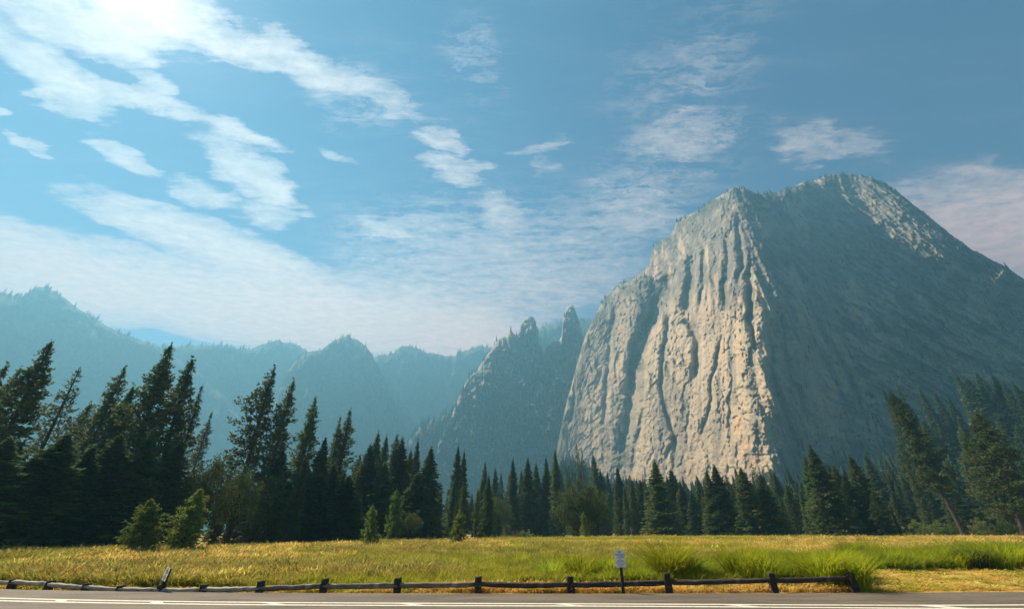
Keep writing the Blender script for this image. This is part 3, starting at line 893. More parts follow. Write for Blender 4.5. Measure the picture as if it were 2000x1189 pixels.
def broadleaf(seed, H=10.0, W=5.0, n_cl=70, per=90, leaf=.22, mat=M_OAK, bark=M_BARK_DARK, low=.12, stems=1, flat=1.0, limbs=True):
    rng = np.random.default_rng(seed)
    T = Soup(); Cn = Soup()
    c0 = np.array([0, 0, H * (low + (1 - low) * .5)])
    ext = np.array([W, W, H * (1 - low) * .5])
    cl = []
    for i in range(n_cl):
        d = rng.normal(0, 1, 3); d /= np.linalg.norm(d)
        r = rng.uniform(.35, 1.0) ** .6
        lob = .78 + .3 * math.sin(3 * math.atan2(d[1], d[0]) + seed) * .5 + rng.uniform(-.08, .12)
        cl.append(c0 + d * ext * r * lob)
    cl = np.array(cl)
    size = (W + H * .5) * .5 * .20
    for s_ in range(stems):
        a = rng.uniform(0, 6.28); q0 = np.array([math.cos(a), math.sin(a), 0]) * (.25 * W if stems > 1 else 0)
        top = c0 * .75 + np.array([rng.normal(0, .1 * W), rng.normal(0, .1 * W), 0])
        tube(T, [q0 + [0, 0, -.3], q0 * .8 + [0, 0, H * .2], top], [H * .028 / stems ** .5, H * .02 / stems ** .5, H * .008], 6)
    if limbs:
        for c in cl[::2]:
            s0 = np.array([0, 0, min(c[2] * .55, H * .45) + .1])
            tube(T, [s0, (s0 + c) / 2 + rng.normal(0, .04 * W, 3), c], [H * .009, H * .006, H * .002], 3)
    for c in cl:
        n = int(per * rng.uniform(.6, 1.3))
        sz = size * rng.uniform(.6, 1.25)
        g = rng.normal(0, 1, (n, 3)); g /= np.linalg.norm(g, axis=1, keepdims=True)
        Pp = c + g * sz * rng.uniform(.5, 1.05, (n, 1)) * np.array([1, 1, .75])
        Cn.tris(needles(rng, Pp, g * .6 + np.array([0, 0, .1]), leaf, leaf * .5, .7))
    return T.mesh('trunk', bark, True), Cn.mesh('crown', mat)

def small_conifer_mesh(seed, mat, H=22, R=3.0, layers=9, per=9):
    """little tree for the far slopes: ragged layered skirts"""
    rng = np.random.default_rng(seed); S = Soup()
    for l in range(layers):
        f = l / layers
        z = H * (.08 + .9 * f); r = R * (1 - f) ** .85 + .25
        n = per
        a = np.linspace(0, 6.283, n, endpoint=False) + rng.uniform(0, 1)
        rr = r * rng.uniform(.6, 1.2, n)
        top = np.array([rng.normal(0, .1), rng.normal(0, .1), z + H / layers * 1.5])
        P0 = np.stack([np.cos(a - .32) * rr * .6, np.sin(a - .32) * rr * .6, np.full(n, z + H * .02)], 1)
        P1 = np.stack([np.cos(a + .32) * rr * .6, np.sin(a + .32) * rr * .6, np.full(n, z + H * .02)], 1)
        Pt = np.stack([np.cos(a) * rr, np.sin(a) * rr, z - rng.uniform(.2, 1.0, n)], 1)
        tt = np.repeat(top[None], n, 0)
        S.tris(np.stack([P0, Pt, tt], 1)); S.tris(np.stack([Pt, P1, tt], 1))
    tube(S, [(0, 0, -1), (0, 0, H * .9)], [.35, .08], 4)
    return S.mesh('far_conifer', mat)

PROTO = {}
def proto(key, *meshes, H, R): PROTO[key] = (meshes, H, R)
def mk(key, H, R, *a, **k):
    tm, cm = conifer(*a, H=H, rad_=R / H, **k)
    proto(key, tm, cm, H=H, R=R)
mk('pine_a', 18, 2.7, 201, start=.14, n_br=170, tufts=9, per=7, tuft=.62, elev=(.55, -.08), gap=.05)
mk('pine_b', 18, 2.7, 202, start=.22, n_br=150, tufts=9, per=7, tuft=.62, elev=(.6, -.12), gap=.08, lop=.25)
mk('pine_c', 18, 2.5, 203, start=.10, n_br=190, tufts=8, per=7, tuft=.58, elev=(.5, -.05), gap=.04, bend=.01)
mk('pine_lop', 18, 2.9, 204, start=.24, n_br=120, tufts=9, per=7, tuft=.60, elev=(.55, -.18), gap=.12, lop=.40, bend=.015)
mk('pine_open', 18, 3.0, 205, start=.16, n_br=105, tufts=12, per=5, tuft=.46, elev=(.35, -.02), gap=.05, trunk_r=.014)
mk('pine_slim', 20, 2.0, 206, start=.25, n_br=150, tufts=7, per=7, tuft=.52, elev=(.5, -.15), gap=.07)
mk('fir_a', 20, 2.9, 211, start=.03, n_br=300, tufts=13, per=5, tuft=.60, elev=(.25, -.22), shape='fir', mat=M_FIR)
mk('fir_b', 20, 2.6, 212, start=.05, n_br=270, tufts=13, per=5, tuft=.62, elev=(.2, -.28), shape='fir', mat=M_FIR, gap=.05)
mk('fir_c', 20, 3.3, 213, start=.02, n_br=310, tufts=14, per=5, tuft=.62, elev=(.3, -.15), shape='fir', mat=M_FIR)
mk('cedar_a', 16, 2.3, 221, start=.01, n_br=340, tufts=12, per=5, tuft=.50, elev=(.5, -.1), shape='cedar', mat=M_CEDAR)
mk('cedar_b', 16, 3.0, 222, start=.01, n_br=340, tufts=14, per=5, tuft=.55, elev=(.45, -.12), shape='cedar', mat=M_FIR)
mk('young_a', 6, 2.0, 231, start=.04, n_br=150, tufts=10, per=8, tuft=.36, elev=(.75, .05), mat=M_YOUNG, trunk_r=.022)
mk('young_b', 6, 1.6, 232, start=.10, n_br=120, tufts=9, per=8, tuft=.34, elev=(.7, .05), mat=M_YOUNG, trunk_r=.02)
mk('big_pine', 28, 4.6, 241, start=.30, n_br=230, tufts=12, per=9, tuft=.78, elev=(.35, -.30), gap=.16, trunk_r=.0145, lop=.15)
mk('big_pine_b', 28, 5.2, 242, start=.18, n_br=260, tufts=12, per=9, tuft=.80, elev=(.4, -.25), gap=.14, trunk_r=.013, lop=.2)
for nm, sd, H, W, ncl, kw in (('oak_a', 301, 10, 4.6, 95, {}), ('oak_b', 302, 9, 4.2, 85, {}), ('oak_big', 303, 13, 6.0, 130, dict(per=110, leaf=.3, low=.05)),
                              ('shrub_a', 311, 2.6, 2.2, 34, dict(per=60, leaf=.16, mat=M_SHRUB, low=-.05, stems=4, limbs=False)),
                              ('shrub_b', 312, 3.0, 2.6, 40, dict(per=60, leaf=.18, mat=M_SHRUB, low=-.05, stems=4, limbs=False)),
                              ('shrub_brown', 313, 2.6, 2.2, 30, dict(per=50, leaf=.15, mat=M_BROWN, low=-.05, stems=4, limbs=False))):
    tm, cm = broadleaf(sd, H, W, ncl, **kw)
    proto(nm, tm, cm, H=H, R=W)

TREE_NAMES = {'pine': 'pine_tree', 'fir': 'fir_tree', 'cedar': 'cedar_tree', 'young': 'young_pine_tree', 'big': 'pine_tree', 'oak': 'oak_tree', 'shrub': 'shrub'}
TREE_CATS = {'pine': 'pine tree', 'fir': 'fir tree', 'cedar': 'cedar tree', 'young': 'young pine', 'big': 'pine tree', 'oak': 'oak tree', 'shrub': 'shrub'}
trees_made = []
def plant(kind, base, top, radius, label, group=None, spin=None):
    meshes, H0, R0 = PROTO[kind]
    fam = kind.split('_')[0]
    base = Vector(base); top = Vector(top)
    ax = top - base; h = ax.length
    e = empty(TREE_NAMES[fam], base)
    q0 = Vector((0, 0, 1)).rotation_difference(ax.normalized())
    sp = random.uniform(0, 6.28) if spin is None else spin
    e.rotation_mode = 'XYZ'
    e.rotation_euler = (q0 @ Euler((0, 0, sp)).to_quaternion()).to_euler()
    s = radius / R0
    e.scale = (s, s, h / H0)
    for nm, me in zip(('trunk', 'crown'), meshes):
        obj(nm, me, e)
    tag(e, label, TREE_CATS[fam], group)
    trees_made.append((e.location.x, e.location.y, radius))
    return e
def tree_px(kind, xt, yt, D, hw, label, group=None, base=None, spin=None, shift=0.0):
    """a tree whose top is seen at pixel (xt,yt), standing D metres off, crown hw pixels to each side"""
    if xt > 1730 and base is None and 'shrub' not in kind and D < 200: D = D * 1.3 + 22
    T = at_dist(xt, yt, D)
    if base is None:
        B = Vector((T.x + shift, T.y, float(hill(T.x, T.y))))
    else:
        g = ground(*base); B = Vector((g[0], g[1], 0.0))
        # the top lies on its sight line at the depth of the base
        T = at_y(xt, yt, B.y)
    X, Y, Z = pdir(xt, (yt + 1040) / 2)
    depth = math.hypot(B.x, B.y) / math.hypot(float(X), float(Y))
    return plant(kind, B, T, hw / F * depth * {'oak': 1.0, 'shrub': 1.0, 'big': 1.0, 'young': 1.0, 'pine': 1.32}.get(kind.split('_')[0], 1.5), label, group, spin)

# ---- left stand
t = tree_px
t('pine_a', 98, 672, 64, 52, 'tallest dark pine at the left, broad ragged top above its neighbours', shift=1.2)
t('pine_b', 12, 714, 72, 34, 'dark pine cut by the left edge of the photo, beside the tallest one')
t('pine_slim', 38, 722, 76, 30, 'thin-topped pine squeezed against the tallest left pine')
t('pine_open', 157, 724, 70, 46, 'open layered pine with pale sky showing between its level branches')
t('pine_c', 241, 718, 74, 36, 'slanting pine with a dense rounded tip, third tall one from the left', shift=1.2)
t('pine_b', 178, 790, 88, 34, 'lower pine in the gap right of the open layered pine')
t('fir_b', 258, 756, 70, 34, 'olive-tinted conifer leaning on the left side of the twin tall pines', shift=1.4)
t('pine_a', 330, 677, 64, 50, 'left and taller one of the twin tall pines with clumpy tops', shift=2.0)
t('pine_b', 374, 702, 66, 40, 'right and shorter one of the twin tall pines, drooping to the right', shift=2.0)
t('pine_slim', 392, 756, 70, 22, 'narrow dark pine on the right flank of the twin pines', shift=1.6)
t('pine_slim', 414, 808, 120, 17, 'small hazy blue-green conifer alone in the gap by the twin pines')
t('fir_c', 20, 856, 52, 62, 'bushy dark fir at the lower left edge, in front of the tall pines')
t('cedar_b', 137, 848, 54, 56, 'broad dark cedar in front of the open layered pine')
t('fir_a', 182, 872, 56, 42, 'shadowed fir right of the broad dark cedar')
t('fir_c', 70, 890, 53, 46, 'low dark fir between the bushy corner fir and the broad cedar')
t('cedar_b', 236, 850, 58, 50, 'thick dark cedar below the slanting pine')
t('fir_c', 300, 846, 58, 48, 'dark full-skirted fir under the twin tall pines')
t('fir_a', 352, 860, 60, 44, 'dark fir behind the second young pine')
t('oak_a', 428, 882, 63, 56, 'round olive-green oak crown right of the twin pines')
t('oak_b', 484, 905, 66, 50, 'lower oak under the lopsided trunked pine')
t('oak_a', 395, 915, 60, 48, 'shaded oak behind the second young pine')
t('oak_b', 545, 915, 68, 46, 'dark oak at the feet of the lopsided pine pair')
t('young_a', 293, 976, 45, 48, 'bright young pine standing forward on the left meadow edge', base=(268, 1091))
t('young_a', 392, 955, 47, 44, 'taller dull young pine just right of the bright one', base=(346, 1087))
# ---- between left stand and centre
t('pine_lop', 535, 718, 78, 42, 'tall leaning-looking pine with bare dark trunk and ragged left side', spin=2.4)
t('pine_b', 573, 745, 76, 32, 'second tall pine of the central-left group, trunk visible half way')
t('pine_c', 615, 780, 78, 30, 'pointed full pine, third of the central-left group')
t('cedar_a', 637, 857, 74, 24, 'smooth-sided dark cedar touching the pointed full pine')
t('pine_slim', 666, 816, 84, 17, 'slimmer left one of the two close-set thin pines')
t('pine_slim', 683, 803, 84, 26, 'fuller right one of the two close-set thin pines')
t('cedar_a', 683, 930, 71, 32, 'small almost black cone-shaped cedar at the meadow edge')
t('fir_c', 600, 900, 72, 40, 'dark fir filling the foot of the pointed pine')
t('fir_a', 556, 880, 76, 36, 'dim fir between the two tall trunked pines')
t('fir_b', 655, 905, 76, 28, 'dim fir at the foot of the two thin pines')
t('fir_a', 723, 868, 92, 30, 'olive fir at the left end of the central dense clump')
t('fir_b', 738, 845, 108, 22, 'hazier pointed fir rising behind the clump, left of two')
t('fir_b', 755, 852, 114, 20, 'hazier pointed fir rising behind the clump, right of two')
t('pine_c', 778, 850, 97, 24, 'double-topped tall conifer in the middle of the central clump')
t('fir_a', 788, 856, 98, 28, 'right-hand top beside the double-topped conifer')
t('fir_b', 803, 880, 110, 20, 'blue-green fir behind the right shoulder of the clump')
t('fir_b', 817, 861, 124, 15, 'slim bluish spire-shaped fir standing behind the clump')
t('fir_c', 843, 874, 95, 30, 'big dark fir that ends the central clump on the right')
t('pine_c', 700, 890, 100, 26, 'dull olive pine right of the two thin pines')
t('fir_c', 752, 905, 90, 36, 'broad olive fir low in the central clump')
t('fir_a', 815, 925, 90, 32, 'shaded fir low on the right of the clump')
t('young_b', 728, 988, 62, 24, 'small pine with a visible stem in front of the central clump', base=(722, 1073))
t('young_b', 776, 957, 82, 24, 'thin yellowish young pine against the clump')
t('oak_b', 805, 994, 82, 26, 'small light green round tree at the foot of the clump')
t('young_b', 898, 998, 64, 22, 'solitary small pine standing out in the open meadow', base=(892, 1069))
# ---- centre
t('fir_b', 895, 872, 128, 15, 'tall slim fir, left and taller of the free-standing pair')
t('fir_b', 907, 881, 131, 13, 'tall slim fir, right and shorter of the free-standing pair')
t('fir_a', 947, 902, 175, 12, 'hazy slender fir above the pale oak, left of centre')
t('fir_a', 943, 935, 145, 16, 'greener fir below the hazy slender one')
t('fir_b', 968, 915, 180, 12, 'hazy fir second from the hazy slender one')
t('fir_a', 1001, 897, 150, 15, 'sharp dark fir, first tall one left of the double crowned oak')
t('fir_b', 1018, 918, 175, 11, 'thin hazy fir between two sharper firs')
t('fir_c', 1031, 895, 152, 18, 'broad-shouldered greenish fir left of the oak')
t('fir_b', 1046, 905, 158, 15, 'lower twin right of the broad-shouldered fir')
t('fir_a', 1066, 893, 158, 13, 'narrow fir just left of the darkest pointed fir')
t('fir_a', 1083, 880, 146, 15, 'darkest pointed fir rising directly left of the cliff foot')
t('oak_big', 1122, 936, 112, 48, 'large dark rounded oak in the middle of the treeline')
t('oak_a', 1160, 944, 114, 40, 'second dark crown grown into the right of the large oak')
t('young_b', 1140, 1000, 100, 14, 'light green young conifer in front of the large oak')
t('oak_b', 974, 964, 128, 34, 'greyish-green round oak left of the centre')
t('oak_b', 925, 975, 130, 28, 'dim rounded oak behind the solitary small pine')
t('shrub_a', 1029, 1030, 118, 15, 'yellow-green rounded bush at the far meadow edge, taller of the three')
t('shrub_brown', 1007, 1034, 119, 13, 'brownish bush between two green ones at the far meadow edge')
t('shrub_b', 985, 1042, 118, 14, 'low pale green bush, leftmost of three at the far edge')
t('pine_open', 1126, 867, 270, 12, 'sparse see-through hazy pine before the lower left of the cliff')
t('pine_open', 1136, 878, 275, 11, 'right-hand companion of the sparse see-through pine')
t('fir_b', 1158, 888, 300, 14, 'bluish fir in front of the dark gully of the cliff')
t('fir_a', 1160, 912, 190, 13, 'green fir peeping over the second oak crown')
t('fir_b', 1172, 918, 190, 13, 'slightly lower fir right of the one peeping over the oak')
t('fir_a', 1205, 913, 170, 15, 'upright greenish fir right of the large oak')
t('pine_slim', 1230, 929, 180, 17, 'flat-topped hazy pine left of the prominent dark fir')
t('cedar_a', 1249, 938, 165, 16, 'rounded-tip dark conifer left of the prominent dark fir')
t('fir_c', 1278, 900, 125, 28, 'prominent dark fir in front of the bright rock, wide at the foot')
t('fir_b', 1311, 917, 190, 20, 'hazy blunt fir right of the prominent dark fir')
t('fir_a', 1327, 940, 175, 16, 'hazy lower fir beside the blunt one')
t('fir_b', 1349, 964, 170, 15, 'short fir under the brightest low rock')
t('fir_a', 1361, 929, 175, 15, 'pale green fir left of the dark pair')
t('fir_c', 1379, 919, 138, 19, 'left and lower one of the dark fir pair below the rock')
t('fir_c', 1394, 909, 138, 26, 'right and taller one of the dark fir pair below the rock')
t('pine_slim', 1417, 930, 200, 17, 'hazy pine between the dark pair and the blunt-tipped fir')
t('cedar_b', 1445, 914, 134, 23, 'blunt-tipped dark fir below the right half of the bright rock')
t('pine_open', 1467, 904, 260, 14, 'ghostly see-through pine behind the blunt-tipped fir')
t('fir_c', 1484, 926, 136, 25, 'dark fir with a right-leaning skirt next to the blunt-tipped one')
t('pine_open', 1498, 907, 240, 16, 'grey-green wispy pine at the shadow edge of the cliff')
t('fir_a', 1510, 922, 210, 14, 'hazy fir under the shadow edge of the cliff')
t('fir_a', 1536, 946, 200, 18, 'dim low fir between the wispy pine and the tall pair')
t('fir_c', 1571, 891, 145, 21, 'left member of the tall fir pair right of the cliff nose')
t('fir_c', 1583, 873, 140, 30, 'tallest fir right of the cliff nose, with stepped branches')
t('fir_b', 1626, 909, 175, 20, 'dark fir behind the tall pair on the right')
t('cedar_a', 1646, 929, 152, 21, 'dark slab-sided conifer over the bright small pine')
t('fir_c', 1659, 890, 155, 24, 'tilted-looking pointed fir right of the slab-sided conifer')
t('young_a', 1636, 980, 140, 19, 'bright green young pine at the far edge of the gold grass', base=(1650, 1050.5))
t('pine_c', 1704, 958, 148, 18, 'thin pine with a visible lower stem beside the charred snag')
t('fir_b', 1690, 886, 240, 16, 'faint bluish fir right of the pointed fir')
# ---- right
t('big_pine', 1738, 766, 120, 39, 'huge leaning pine with a bare reddish trunk on the right', base=(1887, 1050.5), spin=1.0)
t('big_pine_b', 1906, 806, 120, 56, 'big dense pine near the right edge with a slanting trunk', base=(2004, 1052))
t('big_pine_b', 1880, 842, 128, 44, 'lower pine growing into the left of the big dense one')
t('big_pine', 2016, 738, 130, 34, 'dark pine mostly cut off by the right edge of the photo')
t('pine_c', 1752, 868, 180, 24, 'soft green pine behind the huge leaning pine')
t('fir_b', 1822, 900, 170, 26, 'mid-green conifer right behind the huge leaning trunk')
t('fir_c', 1842, 930, 160, 24, 'lower olive conifer behind the leaning pine trunk')
t('fir_b', 1784, 915, 175, 22, 'dim fir left of the leaning pine trunk')
t('fir_a', 1945, 905, 160, 30, 'shaded fir filling below the big dense pine')
t('fir_c', 1862, 958, 150, 24, 'low dark fir above the green bushes on the right')
t('oak_b', 1960, 960, 150, 40, 'dark leafy tree behind the slanting trunks at the right edge')
t('cedar_b', 1745, 960, 160, 20, 'dark little conifer behind the charred snag')
HAZY = 'bluish conifer standing on the hazy slope behind the big right-hand pines'
for (x, y, D, hw) in ((1724, 760, 420, 12), (1752, 757, 420, 14), (1795, 759, 430, 14), (1824, 767, 430, 14), (1849, 772, 430, 13), (1863, 727, 450, 15), (1886, 735, 450, 18),
                      (1903, 724, 455, 18), (1922, 745, 450, 14), (1937, 732, 460, 16), (1958, 748, 450, 16), (1981, 750, 440, 18), (2003, 742, 440, 18), (1738, 800, 400, 14), (1800, 820, 380, 20),
                      (1832, 830, 380, 18), (1870, 815, 390, 18), (1915, 800, 400, 20), (1950, 810, 380, 22), (1985, 830, 360, 20), (1770, 840, 370, 16)):
    t(random.choice(['fir_a', 'fir_b', 'fir_c']), x, y, D, hw, HAZY, 'hazy conifers on the right slope')
# willow bushes at the meadow edge, right
SHD = gdist(1887, 1050.5) + 5
print('lean pine dist', SHD, gdist(268,1091), gdist(892,1069), gdist(1640,1050.5))
SH = [(1762, 1024, 17), (1785, 1014, 20), (1806, 1018, 18), (1828, 1015, 20), (1852, 1018, 18), (1905, 1010, 22), (1930, 1018, 20), (1955, 1012, 20), (1980, 1020, 20), (2005, 1016, 20)]
WILLOW = ['bright green willow bush ending the row on the left', 'taller willow bush, second from the left in the row', 'low willow bush, third from the left in the row',
          'rounded willow bush, fourth from the left in the row', 'willow bush just left of the leaning trunk', 'highest willow bush, just right of the leaning trunk',
          'willow bush second to the right of the leaning trunk', 'willow bush third to the right of the leaning trunk', 'lower willow bush by the slanting trunk', 'willow bush cut by the right edge of the photo,']
for i, (x, y, hw) in enumerate(SH):
    t('shrub_b' if i % 2 else 'shrub_a', x, y, SHD + (i % 3) * 3, hw * 1.15, WILLOW[i] + ' beneath the big right-hand pines', 'willow bushes under the right-hand pines')
for i, (x, y, D, hw) in enumerate(((1322, 1043, 150, 7), (1178 + 60, 1046, 140, 6), (1420, 1034, 150, 9), (1445, 1040, 150, 10), (1262, 1046, 140, 7), (1478, 1044, 150, 8))):
    t('shrub_a', x, y, D, hw, 'tiny bright bush at the foot of ' + ('the hazy blunt fir', 'the rounded-tip dark conifer', 'the hazy pine right of the dark fir pair',
      'the blunt-tipped dark fir', 'the left skirt of the prominent dark fir', 'the fir with the right-leaning skirt')[i], 'tiny bushes along the far meadow edge')

# ---- filler forest behind the named trees
def filler(n, xr, Dr, hr, seed, label, group, kinds=('fir_a', 'fir_b', 'fir_c', 'pine_c', 'cedar_b')):
    rr = random.Random(seed)
    for i in range(n):
        x = xr[0] + (xr[1] - xr[0]) * (i + rr.random()) / n
        X, Y, Z = pdir(x, 1000)
        D = rr.uniform(*Dr)
        k = D / math.hypot(float(X), float(Y))
        bx, by = float(X * k), float(Y * k)
        z = float(hill(bx, by))
        h = rr.uniform(*hr)
        plant(rr.choice(kinds), (bx, by, z), (bx + rr.uniform(-.4, .4), by, z + h), h * rr.uniform(.13, .19), label, group)
filler(22, (-60, 720), (62, 84), (7, 10.5), 1, 'dark conifer packed in the shaded foot of the left stand', 'packed conifers of the left stand', ('fir_c', 'cedar_b', 'fir_a'))
filler(16, (-80, 700), (86, 120), (8, 13), 2, 'dark conifer deep behind the left stand', 'conifers deep behind the left stand')
filler(14, (690, 960), (90, 125), (8, 13), 3, 'shaded conifer low between the central clump and the oak', 'shaded conifers of the central clump')
filler(40, (850, 1760), (150, 200), (12, 18), 4, 'blue-green conifer in the second row of the far treeline', 'second-row conifers of the far treeline')
filler(34, (850, 2080), (205, 300), (14, 21), 5, 'hazy conifer deep in the valley forest under the cliff', 'hazy conifers under the cliff')
filler(16, (1700, 2100), (200, 250), (14, 22), 6, 'mid-green conifer behind the willow bushes', 'conifers behind the willow bushes')

# charred snag and pale dead stems
def snag(base, top, r, mat, label, name='dead_tree'):
    rng = np.random.default_rng(int(base[0]))
    S = Soup(); B = Vector(base); Tt = Vector(top); n = 9
    pts = [np.array(B.lerp(Tt, i / (n - 1))) + rng.normal(0, r * .25, 3) for i in range(n)]
    tube(S, pts, np.linspace(r, r * .35, n), 7)
    for k in range(5):
        i = rng.integers(3, n - 1); d = rng.normal(0, 1, 3); d[2] = abs(d[2]) * .4; d /= np.linalg.norm(d)
        tube(S, [pts[i], pts[i] + d * r * 3.5, pts[i] + d * r * 6 + [0, 0, r]], [r * .3, r * .18, r * .05], 4)
    tag(obj(name, S.mesh('dead_tree', mat, True)), label, 'dead tree')
b = at_dist(1762, 1047, 150); b.z = -.3
snag(b, at_dist(1736, 983, 150), .42, M_CHAR, 'charred black leaning snag left of the willow bushes')
b = at_dist(1235, 1050, 150); b.z = -.2
snag(b, at_dist(1232, 1028, 150), .14, M_DEAD, 'thin pale dead stem below the rounded-tip conifer')

# ------------------------------------------------------------------ scatter helper (uncountable growth only)
def scatter(name, pts, scl, rotz, idx, protos, tiltv=None):
    n = len(pts)
    me = bpy.data.meshes.new(name)
    me.vertices.add(n); me.vertices.foreach_set('co', np.asarray(pts, np.float32).ravel())
    rot = np.zeros((n, 3), np.float32); rot[:, 2] = rotz
    if tiltv is not None: rot[:, 0] = tiltv[:, 0]; rot[:, 1] = tiltv[:, 1]
    s3 = np.asarray(scl, np.float32)
    if s3.ndim == 1: s3 = np.repeat(s3[:, None], 3, 1)
    fattr(me, 'rot', rot, 'FLOAT_VECTOR'); fattr(me, 'scl', s3, 'FLOAT_VECTOR')
    a = me.attributes.new('idx', 'INT', 'POINT'); a.data.foreach_set('value', np.asarray(idx, np.int32))
    o = obj(name, me)
    col = bpy.data.collections.new(name + '_kinds')
    for i, p in enumerate(protos):
        po = bpy.data.objects.new('%s_kind_%c' % (name, chr(97 + i)), p); po['kind'] = 'stuff'; col.objects.link(po)
    ng = bpy.data.node_groups.new(name + '_scatter', 'GeometryNodeTree')
    ng.interface.new_socket('Geometry', in_out='INPUT', socket_type='NodeSocketGeometry')
    ng.interface.new_socket('Geometry', in_out='OUTPUT', socket_type='NodeSocketGeometry')
    N, Lk = ng.nodes, ng.links
    gi = N.new('NodeGroupInput'); go = N.new('NodeGroupOutput')
    ci = N.new('GeometryNodeCollectionInfo'); ci.inputs['Collection'].default_value = col
    ci.inputs['Separate Children'].default_value = True; ci.inputs['Reset Children'].default_value = True
    ip = N.new('GeometryNodeInstanceOnPoints'); ip.inputs['Pick Instance'].default_value = True
    def attr(nm, dt):
        x = N.new('GeometryNodeInputNamedAttribute'); x.data_type = dt; x.inputs['Name'].default_value = nm
        return [s_ for s_ in x.outputs if s_.enabled and s_.name == 'Attribute'][0]
    Lk.new(gi.outputs[0], ip.inputs['Points']); Lk.new(ci.outputs[0], ip.inputs['Instance'])
    Lk.new(attr('idx', 'INT'), ip.inputs['Instance Index'])
    e2r = N.new('FunctionNodeEulerToRotation'); Lk.new(attr('rot', 'FLOAT_VECTOR'), e2r.inputs[0])
    Lk.new(e2r.outputs[0], ip.inputs['Rotation'])
    Lk.new(attr('scl', 'FLOAT_VECTOR'), ip.inputs['Scale'])
    Lk.new(ip.outputs[0], go.inputs[0])
    md = o.modifiers.new('scatter', 'NODES'); md.node_group = ng
    return o

# ---- far forest on slopes and skylines
M_FARFIR = foliage('far_conifers', (.028, .046, .022), (.045, .060, .028), .05, var=.5, scale=.1)
far_protos = [small_conifer_mesh(401 + i, M_FARFIR, H=21 + 3 * i, R=3.8 + .5 * i) for i in range(4)]
def slope_points(rel, n, seed, fmask, fade=None):
    rng = np.random.default_rng(seed)
    P, X, Y = rel['P'], rel['X'], rel['Y']
    ny, nx = X.shape
    i = rng.integers(1, ny - 1, n * 3); j = rng.integers(1, nx - 1, n * 3)
    keep = rng.random(n * 3) < fmask(X[i, j], Y[i, j], rel['yt'][j])
    i, j = i[keep][:n], j[keep][:n]
    jj = j + rng.uniform(-.5, .5, len(j)) * 0
    p = P[i, j].copy()
    p[:, 2] -= 1.0
    return p[p[:, 2] > 0]
def forest(name, plist, smin, smax, seed, protos=None):
    rng = np.random.default_rng(seed)
    pts = np.concatenate(plist); n = len(pts)
    s = rng.uniform(smin, smax, n)
    o = scatter(name, pts, s, rng.uniform(0, 6.28, n), rng.integers(0, 4, n), protos or far_protos)
    tag(o, kind='stuff')
    return o
def skyline(rel, n, seed, x0=None, x1=None):
    rng = np.random.default_rng(seed)
    xs = rel['xs']; m = np.ones(len(xs), bool)
    if x0 is not None: m = (xs >= x0) & (xs <= x1)
    ii = np.nonzero(m)[0]
    cl = fbm(ii * .12, ii * 0, octs=3, seed=seed)
    pr = np.clip((cl - .42) * 4, .02, 1); pr /= pr.sum()
    j = rng.choice(ii, n, p=pr)
    i = rel['P'].shape[0] - 1 - rng.integers(0, 3, n)
    p = rel['P'][i, j].copy(); p[:, 2] -= 2
    return p
full = lambda X, Y, yt: 1.0 + 0 * X
forest('distant_forest', [skyline(R_A, 300, 1), skyline(R_B, 220, 2), skyline(R_C, 80, 3), skyline(R_D, 170, 4), skyline(R_E, 80, 5),
                          slope_points(R_A, 1500, 6, full), slope_points(R_B, 700, 7, full), slope_points(R_C, 1200, 8, full), slope_points(R_D, 1100, 9, full), slope_points(R_E, 500, 10, full)], .5, 1.15, 77)
gmask = lambda X, Y, yt: 1.0 + 0 * X
def fmask(X, Y, yt):
    n = fbm(X * .03, Y * .03, octs=4, seed=88)
    low = sstep(690, 860, Y)
    return np.clip(sstep(.50, .62, n + low * .28) * 1.0 + .05, 0, 1) * (1 - .95 * np.exp(-(((X - 975 - (830 - Y) * .35) / 14) ** 2 + ((Y - 800) / 42) ** 2))) \
        * (1 - .9 * np.exp(-(((X - 900 - (860 - Y) * .45) / 22) ** 2 + ((Y - 850) / 45) ** 2)))
def smask(X, Y, yt):
    n = fbm(X * .04, Y * .04, octs=4, seed=89)
    return sstep(.52, .62, n + .35 * sstep(80, 190, Y - yt)) * .8
forest('slope_forest', [slope_points(R_G, 2200, 21, gmask), slope_points(R_F, 3600, 22, fmask), slope_points(R_S, 1800, 23, smask), skyline(R_G, 90, 24), skyline(R_F, 90, 25), skyline(R_S, 14, 26, 880, 1005)], .55, 1.15, 78)
# trees and bushes on the big cliff: crest, ledges and its wooded right foot
def cmask(X, Y, yt):
    s = X - nose_x(Y)
    n = fbm(X * .045, Y * .045, octs=4, seed=90)
    m = np.where((Y - yt) < 14, .35 * sstep(.42, .55, n), 0)
    m = np.maximum(m, .8 * np.exp(-(((X - 1285) / 24) ** 2 + ((Y - 560) / 30) ** 2)))
    m = np.maximum(m, .6 * np.exp(-(((X - 1232) / 22) ** 2 + ((Y - 572) / 20) ** 2)))
    m = np.maximum(m, .45 * np.exp(-(((X - 1490) / 60) ** 2 + ((Y - 395) / 14) ** 2)))
    m = np.maximum(m, sstep(830, 930, Y + (X - 1600) * .35) * sstep(30, 90, s) * sstep(.42, .55, n))
    m = np.maximum(m, (.03 + .4 * sstep(.54, .62, fbm(X * .03 + 9, Y * .045, seed=92, octs=4))) * sstep(50, 120, s))
    return m
forest('cliff_trees', [slope_points(cliff, 2600, 31, cmask), skyline(cliff, 150, 32, 1160, 1760)], .22, .62, 79)
